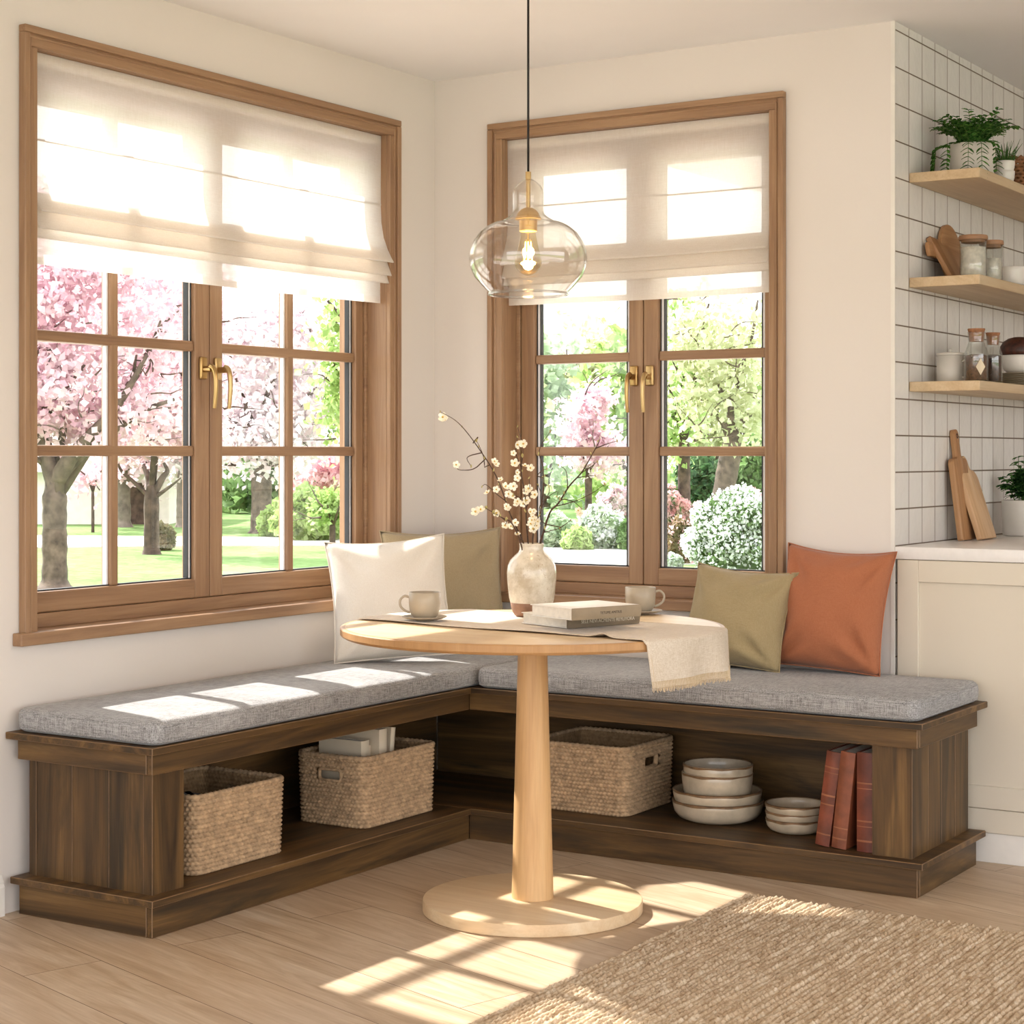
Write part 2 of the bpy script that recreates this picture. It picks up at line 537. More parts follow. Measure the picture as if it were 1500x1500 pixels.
def box(bm, x0, x1, y0, y1, z0, z1, bev=0.0, seg=1, mi=None):
    g = bmesh.ops.create_cube(bm, size=1.0)
    vs = g['verts']
    for v in vs:
        v.co = Vector((x0 + (v.co.x + .5) * (x1 - x0), y0 + (v.co.y + .5) * (y1 - y0), z0 + (v.co.z + .5) * (z1 - z0)))
    if bev > 0:
        es = list({e for v in vs for e in v.link_edges})
        r = bmesh.ops.bevel(bm, geom=es, offset=bev, segments=seg, profile=.5, affect='EDGES')
        if mi is not None:
            for f in r['faces']:
                if len(f.verts) != 4 or min(e.calc_length() for e in f.edges) < bev * 2.2:
                    f.material_index = mi
        return [v for f in r['faces'] for v in f.verts]
    return vs


def xf(bm, start, mat):
    """apply a matrix to the vertices added since index start"""
    bm.verts.ensure_lookup_table()
    vs = [v for v in bm.verts][start:]
    bmesh.ops.transform(bm, matrix=mat, verts=vs)


def lathe(bm, prof, n=48, c=(0, 0, 0), close=False):
    """prof: (r, z) list, revolved round z"""
    rings = []
    for r, z in prof:
        if r < 1e-6:
            rings.append([bm.verts.new((c[0], c[1], c[2] + z))])
        else:
            rings.append([bm.verts.new((c[0] + r * math.cos(2 * PI * i / n), c[1] + r * math.sin(2 * PI * i / n), c[2] + z)) for i in range(n)])
    pairs = list(zip(rings[:-1], rings[1:]))
    if close:
        pairs.append((rings[-1], rings[0]))
    for a, b in pairs:
        if len(a) == 1 and len(b) == 1:
            continue
        for i in range(n):
            j = (i + 1) % n
            if len(a) == 1:
                bm.faces.new((a[0], b[i], b[j]))
            elif len(b) == 1:
                bm.faces.new((a[i], a[j], b[0]))
            else:
                bm.faces.new((a[i], a[j], b[j], b[i]))


def smoothpath(pts, n=6):
    """Catmull-Rom through points"""
    P = [Vector(p) for p in pts]
    if len(P) < 3:
        return P
    Q = [P[0] * 2 - P[1]] + P + [P[-1] * 2 - P[-2]]
    out = []
    for i in range(1, len(Q) - 2):
        a, b, c, d = Q[i - 1], Q[i], Q[i + 1], Q[i + 2]
        for k in range(n):
            t = k / n
            out.append(.5 * ((2 * b) + (c - a) * t + (2 * a - 5 * b + 4 * c - d) * t * t + (3 * b - a - 3 * c + d) * t ** 3))
    out.append(P[-1])
    return out


def tube(bm, pts, rad, n=8, closed=False, caps=True, sq=None):
    """tube along pts; rad a number or one per point; sq=(a,b) flattens the section"""
    P = [Vector(p) for p in pts]
    L = len(P)
    rr = rad if hasattr(rad, '__len__') else [rad] * L
    rings = []
    prev = None
    for i in range(L):
        if closed:
            t = P[(i + 1) % L] - P[i - 1]
        else:
            t = P[min(i + 1, L - 1)] - P[max(i - 1, 0)]
        t = t.normalized() if t.length > 1e-9 else Vector((0, 0, 1))
        if prev is None:
            u = t.orthogonal().normalized()
        else:
            u = prev - t * prev.dot(t)
            u = u.normalized() if u.length > 1e-6 else t.orthogonal().normalized()
        prev = u
        v = t.cross(u)
        a, b = sq if sq else (1, 1)
        rings.append([bm.verts.new(P[i] + (u * math.cos(2 * PI * k / n) * a + v * math.sin(2 * PI * k / n) * b) * rr[i]) for k in range(n)])
    m = L if closed else L - 1
    for i in range(m):
        a, b = rings[i], rings[(i + 1) % L]
        for k in range(n):
            j = (k + 1) % n
            bm.faces.new((a[k], a[j], b[j], b[k]))
    if caps and not closed:
        bm.faces.new(rings[0][::-1])
        bm.faces.new(rings[-1])


def rrect(x0, x1, y0, y1, r, n=6):
    pts = []
    for cx, cy, a0 in ((x1 - r, y1 - r, 0), (x0 + r, y1 - r, 90), (x0 + r, y0 + r, 180), (x1 - r, y0 + r, 270)):
        for k in range(n + 1):
            a = R(a0 + 90 * k / n)
            pts.append((cx + r * math.cos(a), cy + r * math.sin(a)))
    return pts


def extrude_poly(bm, pts, z0, z1, holes=()):
    """flat outline with thickness along z (no holes)"""
    a = [bm.verts.new((x, y, z0)) for x, y in pts]
    b = [bm.verts.new((x, y, z1)) for x, y in pts]
    bm.faces.new(a[::-1])
    bm.faces.new(b)
    n = len(pts)
    for i in range(n):
        j = (i + 1) % n
        bm.faces.new((a[i], a[j], b[j], b[i]))


def empty(name, loc=(0, 0, 0), rz=0.0):
    o = bpy.data.objects.new(name, None)
    COL.objects.link(o)
    o.empty_display_size = .05
    o.location = loc
    o.rotation_euler = (0, 0, rz)
    return o


def tag(o, label, cat, group=None):
    o['label'] = label
    o['category'] = cat
    if group:
        o['group'] = group
    return o


def struct(o):
    o['kind'] = 'structure'
    return o


def sbox(name, mat, *a, **k):
    bm = bmesh.new()
    box(bm, *a, **k)
    return struct(done(bm, name, mat))


# ------------------------------------------------------------------ room shell
CEIL = 2.51
KX = 1.69      # where the window wall ends and the tiled kitchen wall begins
UL0, UL1 = -1.866, -.287     # left window opening along y
UR0, UR1 = .288, 1.283       # back window opening along x
WZ0, WZ1 = .725, 2.28
WT = .2
sbox('floor', M['floor'], -.0, 6.2, -7.6, 3.2, -.04, 0)
sbox('ceiling', M['ceiling'], -.2, 6.4, -7.6, 3.4, CEIL, CEIL + .15)
bm = bmesh.new()
box(bm, -WT, 0, -7.6, UL0 - .0121, 0, CEIL)
box(bm, -WT, 0, UL1 + .0121, .0, 0, CEIL)
box(bm, -WT, 0, UL0 - .0121, UL1 + .0121, 0, WZ0 - .0301)
box(bm, -WT, 0, UL0 - .0121, UL1 + .0121, WZ1 + .0121, CEIL)
struct(done(bm, 'wall_left', M['plaster']))
bm = bmesh.new()
box(bm, -WT, UR0 - .0121, 0, WT, 0, CEIL)
box(bm, UR1 + .0121, KX - .012, 0, WT, 0, CEIL)
box(bm, UR0 - .0121, UR1 + .0121, 0, WT, 0, WZ0 - .0301)
box(bm, UR0 - .0121, UR1 + .0121, 0, WT, WZ1 + .0121, CEIL)
struct(done(bm, 'wall_back', M['plaster']))
sbox('wall_kitchen', M['tile'], KX - .012, KX, .003, 3.2, 0, CEIL)
sbox('trim_1', M['white_paint'], KX - .012, KX + .001, -.002, .003, 0, CEIL)
sbox('wall_far', M['plaster'], KX, 6.2, 3.2, 3.4, 0, CEIL)
sbox('wall_right', M['plaster'], 6.2, 6.4, .3, 3.4, 0, CEIL)  # unseen wall put here to shade the tiles, cut short for sky light
# skirting on the left wall, in front of the bench end
bm = bmesh.new()
pr = [(0, 0), (.016, 0), (.016, .075), (.012, .082), (.012, .088), (.006, .10), (.004, .105), (0, .105)]
v0 = [bm.verts.new((x, -7.6, z)) for x, z in pr]
v1 = [bm.verts.new((x, -1.98, z)) for x, z in pr]
for i in range(len(pr)):
    j = (i + 1) % len(pr)
    bm.faces.new((v0[i], v0[j], v1[j], v1[i]))
bm.faces.new(v0); bm.faces.new(v1)
struct(done(bm, 'baseboard_left', M['white_paint']))


# ------------------------------------------------------------------ windows
def window(name, side, u0, u1, vm, joint, st_out, st_in, handle_flip):
    """side 'L': wall x=0, u=y, into the room is +x. side 'B': wall y=0, u=x, into the room is -y."""
    root = struct(empty(name, (0, (u0 + u1) / 2, WZ0) if side == 'L' else ((u0 + u1) / 2, 0, WZ0)))
    ku = 'y' if side == 'L' else 'x'
    MU, MZ = M['win' + ku], M['winz']
    base = Vector(root.location)

    def P(u, w_, z):
        return Vector((w_, u, z)) if side == 'L' else Vector((u, -w_, z))

    def b(bm, ua, ub, wa, wb, za, zb, bev=.0015, seg=1):
        p, q = P(ua, wa, za), P(ub, wb, zb)
        box(bm, min(p.x, q.x), max(p.x, q.x), min(p.y, q.y), max(p.y, q.y), za, zb, bev, seg)

    def fin(bm, nm, mat, parent, par_base=base, **k):
        o = done(bm, nm, mat, parent, shift=par_base, **k)
        o['kind'] = 'structure'
        return o
    cw = .052
    # casing: flat board and a raised outer bead
    for nm, pieces, mt in (
            ('casing', [(u0 - cw, u0, WZ0, WZ1 - .0005), (u1, u1 + cw, WZ0, WZ1 - .0005)], MZ),
            ('casing', [(u0 - cw, u1 + cw, WZ1, WZ1 + cw)], MU)):
        bm = bmesh.new()
        for ua, ub, za, zb in pieces:
            b(bm, ua, ub, 0, .016, za, zb, .002)
            if zb - za > .2:
                if ua < u0:
                    b(bm, ua - .0015, ua + .018, .001, .026, za, zb + cw - .0185, .003, 2)
                    b(bm, ua + .022, ua + .030, .001, .019, za, zb + .022, .002)
                else:
                    b(bm, ub - .018, ub + .0015, .001, .026, za, zb + cw - .0185, .003, 2)
                    b(bm, ub - .030, ub - .022, .001, .019, za, zb + .022, .002)
            else:
                b(bm, ua - .0015, ub + .0015, .001, .026, zb - .0185, zb + .0015, .003, 2)
                b(bm, ua + .022, ub - .022, .001, .019, zb - .030, zb - .022, .002)
        fin(bm, nm, mt, root)
    # lining of the opening
    bm = bmesh.new()
    b(bm, u0 - .012, u0, -.2, 0, WZ0 - .03, WZ1 + .012)
    b(bm, u1, u1 + .012, -.2, 0, WZ0 - .03, WZ1 + .012)
    fin(bm, 'jamb', MZ, root)
    bm = bmesh.new()
    b(bm, u0, u1, -.2, 0, WZ1, WZ1 + .012)
    b(bm, u0, u1, -.2, -.001, WZ0 - .03, WZ0 - .012)
    fin(bm, 'head_lining', MU, root)
    # sill board
    bm = bmesh.new()
    b(bm, u0 - cw - .022, u1 + cw + .022, .0, .034, WZ0 - .028, WZ0 + .006, .003, 2)
    b(bm, u0, u1, -.09, .0, WZ0 - .012, WZ0 + .004)
    fin(bm, 'sill', MU, root)
    # fixed frame behind the sashes
    bm = bmesh.new()
    b(bm, u0, u0 + .014, -.15, -.078, WZ0, WZ1)
    b(bm, u1 - .014, u1, -.15, -.078, WZ0, WZ1)
    b(bm, u0, u1, -.15, -.074, WZ0 + .004, WZ0 + .042)
    b(bm, u0, u1, -.15, -.078, WZ1 - .03, WZ1)
    fin(bm, 'fixed_frame', MU, root)
    sb, stp = .768, 2.245
    gz0, gz1 = .825, 2.165
    for k in range(2):
        if k == 0:
            a, e = u0 + .016, joint - .0015
            ga, ge = st_out[0], st_in[0]
        else:
            a, e = joint + .0015, u1 - .016
            ga, ge = st_in[1], st_out[1]
        bm = bmesh.new()
        fr, bk = -.085, -.14
        b(bm, a, ga, bk, fr, sb, stp, .004, 2)
        b(bm, ge, e, bk, fr, sb, stp, .004, 2)
        sash = fin(bm, 'sash', MZ, root)
        bm = bmesh.new()
        b(bm, ga - .001, ge + .001, bk, fr - .001, sb, gz0, .004, 2)
        b(bm, ga - .001, ge + .001, bk, fr - .001, gz1, stp, .004, 2)
        fin(bm, 'rail', MU, sash)
        # glazing bars
        bm = bmesh.new()
        for z in (1.211, 1.527, 1.845):
            b(bm, ga, ge, -.132, -.091, z - .0155, z + .0155, .005, 2)
        fin(bm, 'glazing_bar', MU, sash)
        if vm:
            bm = bmesh.new()
            zs = [gz0, 1.1955, 1.2265, 1.5115, 1.5425, 1.8295, 1.8605, gz1]
            c = (ga + ge) / 2
            b(bm, c - .0155, c + .0155, -.131, -.092, gz0, gz1, .005, 2)
            fin(bm, 'glazing_bar', MZ, sash)
        # pale spacer and dark gasket round the glass
        cols_ = [ga, (ga + ge) / 2 - .0155, (ga + ge) / 2 + .0155, ge] if vm else [ga, ge]
        bm = bmesh.new()
        b(bm, ga - .004, ga + .014, -.118, -.104, gz0, gz1, 0)
        b(bm, ge - .014, ge + .004, -.118, -.104, gz0, gz1, 0)
        if vm:
            c = (ga + ge) / 2
            b(bm, c - .022, c + .022, -.118, -.104, gz0, gz1, 0)
        fin(bm, 'spacer_bar', M['spacer'], sash)
        bm = bmesh.new()
        for ux in (ga, ga + .0135, ge - .0035, ge - .017):
            b(bm, ux, ux + .0035, -.119, -.1015, gz0, gz1, 0)
        b(bm, ga, ge, -.119, -.1015, gz0, gz0 + .004, 0)
        fin(bm, 'gasket', M['gasket'], sash)
        bm = bmesh.new()
        b(bm, ga - .004, ge + .004, -.113, -.109, gz0 - .004, gz1 + .004, 0)
        fin(bm, 'pane', M['pane'], sash)
        # handle
        hu = (st_in[0] + joint) / 2 if k == 0 else (st_in[1] + joint) / 2
        hu += -.004 if k == 0 else .0
        hz = 1.462
        bm = bmesh.new()
        b(bm, hu - .015, hu + .015, -.085, -.073, hz - .034, hz + .034, .005, 3)
        tube(bm, [P(hu, -.073, hz - .004), P(hu, -.045, hz - .004)], .0095, 14)
        pth = smoothpath([P(hu, -.05, hz + .004), P(hu, -.038, hz - .002), P(hu, -.030, hz - .022), P(hu, -.028, hz - .06), P(hu, -.031, hz - .10), P(hu, -.034, hz - .122)], 5)
        tube(bm, pth, [.0088 - .003 * i / (len(pth) - 1) for i in range(len(pth))], 12)
        fin(bm, 'handle', M['brass_dark'] if k == 0 else M['brass'], sash, auto=40)
    return root


window('window_1', 'L', UL0, UL1, True, -1.076, (UL0 + .062, -.346), (-1.141, -1.018), 1)
window('window_2', 'B', UR0, UR1, False, .783, (.358, 1.222), (.728, .839), 1)


# ------------------------------------------------------------------ roman blinds
def blind(name, side, u0, u1, label):
    root = empty(name, (0, (u0 + u1) / 2, 2.28) if side == 'L' else ((u0 + u1) / 2, 0, 2.28))
    c = (u0 + u1) / 2

    def P(u, w_, z):   # local to the root
        return (w_, u - c, z - 2.28) if side == 'L' else (u - c, -w_, z - 2.28)
    prof = [(-.020, 2.278), (-.021, 2.2), (-.022, 2.12), (-.022, 2.052), (-.0205, 2.046), (-.022, 2.04), (-.021, 1.985), (-.012, 1.935), (.004, 1.895), (.020, 1.865),
            (.028, 1.853), (.031, 1.848), (.028, 1.846), (.020, 1.853), (.004, 1.875), (-.008, 1.897), (-.012, 1.902), (-.014, 1.897), (-.002, 1.862), (.014, 1.822),
            (.020, 1.808), (.022, 1.803), (.019, 1.802), (.010, 1.815), (-.006, 1.86), (-.014, 1.885), (-.018, 1.888), (-.0195, 1.88), (-.008, 1.835), (.004, 1.797),
            (.009, 1.783), (.011, 1.778), (.008, 1.777), (-.002, 1.80), (-.014, 1.86), (-.0205, 1.88), (-.0245, 1.882), (-.0265, 1.87), (-.027, 1.80), (-.027, 1.745), (-.026, 1.728), (-.026, 1.7125)]
    nu = 40
    V, F = [], []
    for j, (ww, z) in enumerate(prof):
        for i in range(nu + 1):
            t = i / nu
            u = u0 + .002 + (u1 - u0 - .004) * t
            sag = .004 * math.sin(PI * t) if z < 2.0 else 0
            wv = .0025 * math.sin(9 * t + 3 * z) * (1 if z < 2.03 else .2)
            V.append(P(u, ww + wv, z - sag))
    n1 = nu + 1
    for j in range(len(prof) - 1):
        for i in range(nu):
            F.append((j * n1 + i, j * n1 + i + 1, (j + 1) * n1 + i + 1, (j + 1) * n1 + i))
    cl = from_np('cloth', V, F, M['sheer'], root)
    # turned hem: a second layer along the bottom edge
    V, F = [], []
    for j, (ww, z) in enumerate([(-.0285, 1.733), (-.0295, 1.722), (-.0285, 1.7125)]):
        for i in range(nu + 1):
            t = i / nu
            V.append(P(u0 + .003 + (u1 - u0 - .006) * t, ww + .0025 * math.sin(9 * t + 3 * z), z - .004 * math.sin(PI * t)))
    for j in range(2):
        for i in range(nu):
            F.append((j * n1 + i, j * n1 + i + 1, (j + 1) * n1 + i + 1, (j + 1) * n1 + i))
    from_np('hem', V, F, M['sheer'], root)
    bm = bmesh.new()
    tube(bm, [P(u0 + .006, -.0245, 2.045), P(u1 - .006, -.0245, 2.045)], .0028, 8)
    done(bm, 'batten', M['white_cer'], root, True)
    bm = bmesh.new()
    p, q = P(u0 + .004, -.055, 2.25), P(u1 - .004, -.024, 2.279)
    box(bm, min(p[0], q[0]), max(p[0], q[0]), min(p[1], q[1]), max(p[1], q[1]), p[2], q[2], .002)
    done(bm, 'headrail', M['white_cer'], root)
    tag(root, label, 'blind', 'roman blinds')


blind('roman_blind', 'L', UL0, UL1, 'wide sheer white roman blind half raised over the window with cherry blossom outside')
blind('roman_blind', 'B', UR0, UR1, 'narrower sheer white roman blind half raised behind the glass pendant lamp')

# ------------------------------------------------------------------ L-shaped bench
BR = Vector((.25, -.25, 0))
bench = empty('corner_bench', BR)
tag(bench, 'L-shaped dark rustic wood storage bench with open shelves in the window corner', 'bench')


def bpart(name, axis, boxes, bev=.0018, mi=1):
    bm = bmesh.new()
    for q in boxes:
        box(bm, *q, bev=bev, mi=mi)
    return done(bm, name, [M['rustic' + axis], M['rustic_edge']], bench, shift=BR)


FX, FY = .50, -.53       # front faces of plinth and apron
EY, EX = -1.945, 1.955   # outer end faces
bpart('plinth', 'y', [(FX - .018, FX, EY + .0005, FY, 0, .081)])
bpart('plinth', 'x', [(FX, EX - .0005, FY, FY + .018, 0, .081)])
bpart('plinth', 'x', [(.03, FX - .019, EY, EY + .018, 0, .081)])
bpart('plinth', 'y', [(EX - .018, EX, FY + .019, -.04, 0, .081)])
bpart('base_board', 'y', [(.02, FX + .022, EY - .022, FY - .0225, .082, .10)])
bpart('base_board', 'x', [(.02, EX + .022, FY - .022, -.02, .082, .10)])
bpart('apron', 'y', [(FX - .018, FX, EY + .0005, FY, .404, .4575)])
bpart('apron', 'x', [(FX, EX - .0005, FY, FY + .018, .404, .4575)])
bpart('apron', 'x', [(.025, FX - .019, EY, EY + .018, .404, .4575)])
bpart('apron', 'y', [(EX - .018, EX, FY + .019, -.03, .404, .4575)])
bpart('top_board', 'y', [(.003, FX + .022, EY - .022, FY - .0225, .458, .476)])
bpart('top_board', 'x', [(.003, EX + .022, FY - .022, -.003, .458, .476)])
# end boxes: core, front stile and planked outer face
bpart('end_panel', 'z', [(.04, .462, EY + .026, EY + .135, .10, .404), (.45, .4805, EY + .022, EY + .137, .1, .404),
                         (.045, .07, EY + .0225, EY + .05, .1, .404), (.0715, .20, EY + .0235, EY + .05, .1, .404), (.2012, .33, EY + .0235, EY + .05, .1, .404),
                         (.3312, .449, EY + .0235, EY + .05, .1, .404)], .0010)
bpart('end_panel', 'z', [(EX - .135, EX - .026, FY + .035, -.045, .10, .404), (EX - .137, EX - .022, FY + .0195, FY + .05, .1, .404),
                         (EX - .05, EX - .0235, FY + .0512, -.38, .1, .404), (EX - .05, EX - .0235, -.3788, -.27, .1, .404),
                         (EX - .05, EX - .0235, -.2688, -.16, .1, .404), (EX - .05, EX - .0225, -.1588, -.045, .1, .404)], .0010)
bpart('back_panel', 'y', [(.024, .036, EY + .136, -.04, .1, .4575)], .001)
bpart('back_panel', 'x', [(.037, EX - .138, -.036, -.024, .1, .4575)], .001)


# ------------------------------------------------------------------ seat cushions
def slab(bm, x0, x1, y0, y1, z0, z1, rp, re, crown=.006):
    prof = []
    for k in range(5):
        a = R(-90 + 90 * k / 4)
        prof.append((re * (1 - math.cos(a)), z0 + re * (1 + math.sin(a))))
    for k in range(5):
        a = R(90 * k / 4)
        prof.append((re * (1 - math.cos(a)), z1 - re * (1 - math.sin(a))))
    for t in (.05, .09, .14, .19, .235):
        prof.append((t, z1 + crown * (1 - math.exp(-t * 18))))
    rings = []
    for ins, z in prof:
        rr = max(rp - ins, .012)
        rings.append([bm.verts.new((x, y, z)) for x, y in rrect(x0 + ins, x1 - ins, y0 + ins, y1 - ins, rr, 6)])
    n = len(rings[0])
    for a, b_ in zip(rings[:-1], rings[1:]):
        for i in range(n):
            j = (i + 1) % n
            bm.faces.new((a[i], a[j], b_[j], b_[i]))
    bm.faces.new(rings[0][::-1])
    bm.faces.new(rings[-1])


def seat_cushion(x0, x1, y0, y1, label):
    z0, z1 = .4765, .539
    c = Vector(((x0 + x1) / 2, (y0 + y1) / 2, z0))
    bm = bmesh.new()
    slab(bm, x0, x1, y0, y1, z0, z1, .045, .022)
    o = done(bm, 'seat_cushion', M['linen_grey'], None, True, shift=c)
    o.location = c
    tag(o, label, 'cushion', 'bench seat cushions')
    for z, nm in ((z1 - .012, 'piping'), (z0 + .010, 'piping')):
        bm = bmesh.new()
        tube(bm, [Vector((x, y, z)) for x, y in rrect(x0 + .0035, x1 - .0035, y0 + .0035, y1 - .0035, .042, 6)], .0022, 6, closed=True)
        done(bm, nm, M['linen_grey'], o, True, shift=c)


seat_cushion(.012, .522, -1.955, -.02, 'long grey woven seat cushion on the bench below the left window')
seat_cushion(.526, 1.965, -.55, -.012, 'grey woven seat cushion on the bench arm under the right window, ending by the cabinet')


# ------------------------------------------------------------------ scatter cushions
def pillow(name, bl, ang, wd, ht, tilt, roll, th, mat, label, seed, pinch=.075, z=.545):
    n = 30
    a, t, r = R(ang), R(tilt), R(roll)
    u = Vector((math.cos(a), math.sin(a), 0))
    nb = Vector((-math.sin(a), math.cos(a), 0))
    up = Vector((0, 0, math.cos(t))) + nb * math.sin(t)
    U = u * math.cos(r) + up * math.sin(r)
    Vv = -u * math.sin(r) + up * math.cos(r)
    Nn = U.cross(Vv)          # towards the viewer
    rs = np.random.default_rng(seed)
    ph = rs.uniform(0, 6.28, 8)
    V, F = [], []
    edge = []
    for sgn in (1, -1):
        for j in range(n + 1):
            for i in range(n + 1):
                p, q = -1 + 2 * i / n, -1 + 2 * j / n
                px = p * (1 - pinch * (1 - q * q) ** 1.0)
                kk = pinch * (1.25 if q > 0 else .28)
                pz = q * (1 - kk * (1 - p * p))
                d = (max(0, 1 - p * p) * max(0, 1 - q * q)) ** .46
                d *= .86 + .14 * (1 - p * p) * (1 - q * q)
                if q < 0:
                    d *= 1 + .18 * (-q) * (1 - p * p)
                # creases running in from the corners and a soft chop at the top
                wr = 0
                for k, (cx, cy) in enumerate(((-1, -1), (1, -1), (1, 1), (-1, 1))):
                    dx, dy = p - cx, q - cy
                    rad = math.hypot(dx, dy) + .02
                    an = math.atan2(dy, dx)
                    q9 = math.sin(an * 9 + ph[k])
                    wr += (.013 if k == 1 else .010) * math.exp(-((rad - .5) / .36) ** 2) * math.copysign(abs(q9) ** .7, q9)
                wr += .011 * math.exp(-((p - .1 * math.sin(ph[4])) / .16) ** 2) * max(0, q) ** 2 * math.sin(q * 9 + ph[5])
                wr += .0045 * math.sin(5 * p + ph[6]) * math.sin(4 * q + ph[7])
                dd = th / 2 * d + wr * min(1, d * 1.6)
                V.append(U * ((px + 1) / 2 * wd) + Vv * ((pz + 1) / 2 * ht) + Nn * (sgn * max(dd, .0005)))
    n1 = n + 1
    for s in range(2):
        o_ = s * n1 * n1
        for j in range(n):
            for i in range(n):
                f = (o_ + j * n1 + i, o_ + j * n1 + i + 1, o_ + (j + 1) * n1 + i + 1, o_ + (j + 1) * n1 + i)
                F.append(f if s == 0 else f[::-1])
    o = from_np(name, [tuple(v) for v in V], F, mat)
    bm = bmesh.new()
    bm.from_mesh(o.data)
    bmesh.ops.remove_doubles(bm, verts=bm.verts, dist=.0012)
    bm.to_mesh(o.data)
    bm.free()
    o.data.polygons.foreach_set('use_smooth', np.ones(len(o.data.polygons), bool))
    zmin = min(v.co.z for v in o.data.vertices)
    o.location = (bl[0], bl[1], z - zmin)
    pts = []
    for (i0, j0, di, dj) in ((0, 0, 1, 0), (n, 0, 0, 1), (n, n, -1, 0), (0, n, 0, -1)):
        for k in range(n):
            pts.append(V[(j0 + dj * k) * n1 + i0 + di * k])
    bm = bmesh.new()
    tube(bm, pts, .0022, 6, closed=True)
    done(bm, 'piping', mat, o, True)
    tag(o, label, 'cushion', 'scatter cushions')
    return o


pillow('throw_pillow', (.135, -.745), 40, .385, .395, 18, 4, .19, M['linen_white'], 'white linen scatter cushion leaning in front of the taupe one at the left window', 1)
pillow('throw_pillow', (.10, -.415), 50, .42, .41, 12, 1, .15, M['linen_beige'], 'taupe linen scatter cushion standing in the bench corner behind the white one', 2, .08)
pillow('throw_pillow', (1.05, -.175), -5, .36, .31, 17, -3, .18, M['linen_olive'], 'olive green scatter cushion in front of the terracotta one', 3, .085)
pillow('throw_pillow', (1.345, -.135), -1, .355, .375, 13, -3, .18, M['linen_rust'], 'terracotta scatter cushion leaning on the wall next to the cabinet', 4, .085)

# ------------------------------------------------------------------ pedestal table
TC = Vector((1.14, -1.188, 0))
TZ = .75
tbl = empty('pedestal_table', TC)
tag(tbl, 'round pale oak pedestal table with a tapered column and disc foot', 'table')
bm = bmesh.new()
lathe(bm, [(0, TZ - .026), (.4935, TZ - .026), (.4935, TZ - .0005), (.4935, TZ), (0, TZ)], 120)
done(bm, 'tabletop', M['oaktop'], tbl, auto=22)
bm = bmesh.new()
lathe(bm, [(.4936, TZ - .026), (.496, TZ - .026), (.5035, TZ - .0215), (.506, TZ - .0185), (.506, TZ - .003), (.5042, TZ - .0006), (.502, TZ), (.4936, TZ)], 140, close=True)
done(bm, 'shaded_edge_band', M['oakedge'], tbl, auto=22)  # tabletop rim in the darker oak, its shade carried by the colour
bm = bmesh.new()
lathe(bm, [(0, .034), (.0555, .034), (.0553, .036), (.046, .40), (.0385, .70), (.0385, .7238), (0, .7238)], 64)
done(bm, 'column', M['oakz'], tbl, auto=35)
bm = bmesh.new()
lathe(bm, [(0, 0), (.286, 0), (.290, .003), (.290, .029), (.2885, .0325), (.285, .0338), (0, .0338)], 110)
done(bm, 'foot', M['oaktop'], tbl, auto=35)

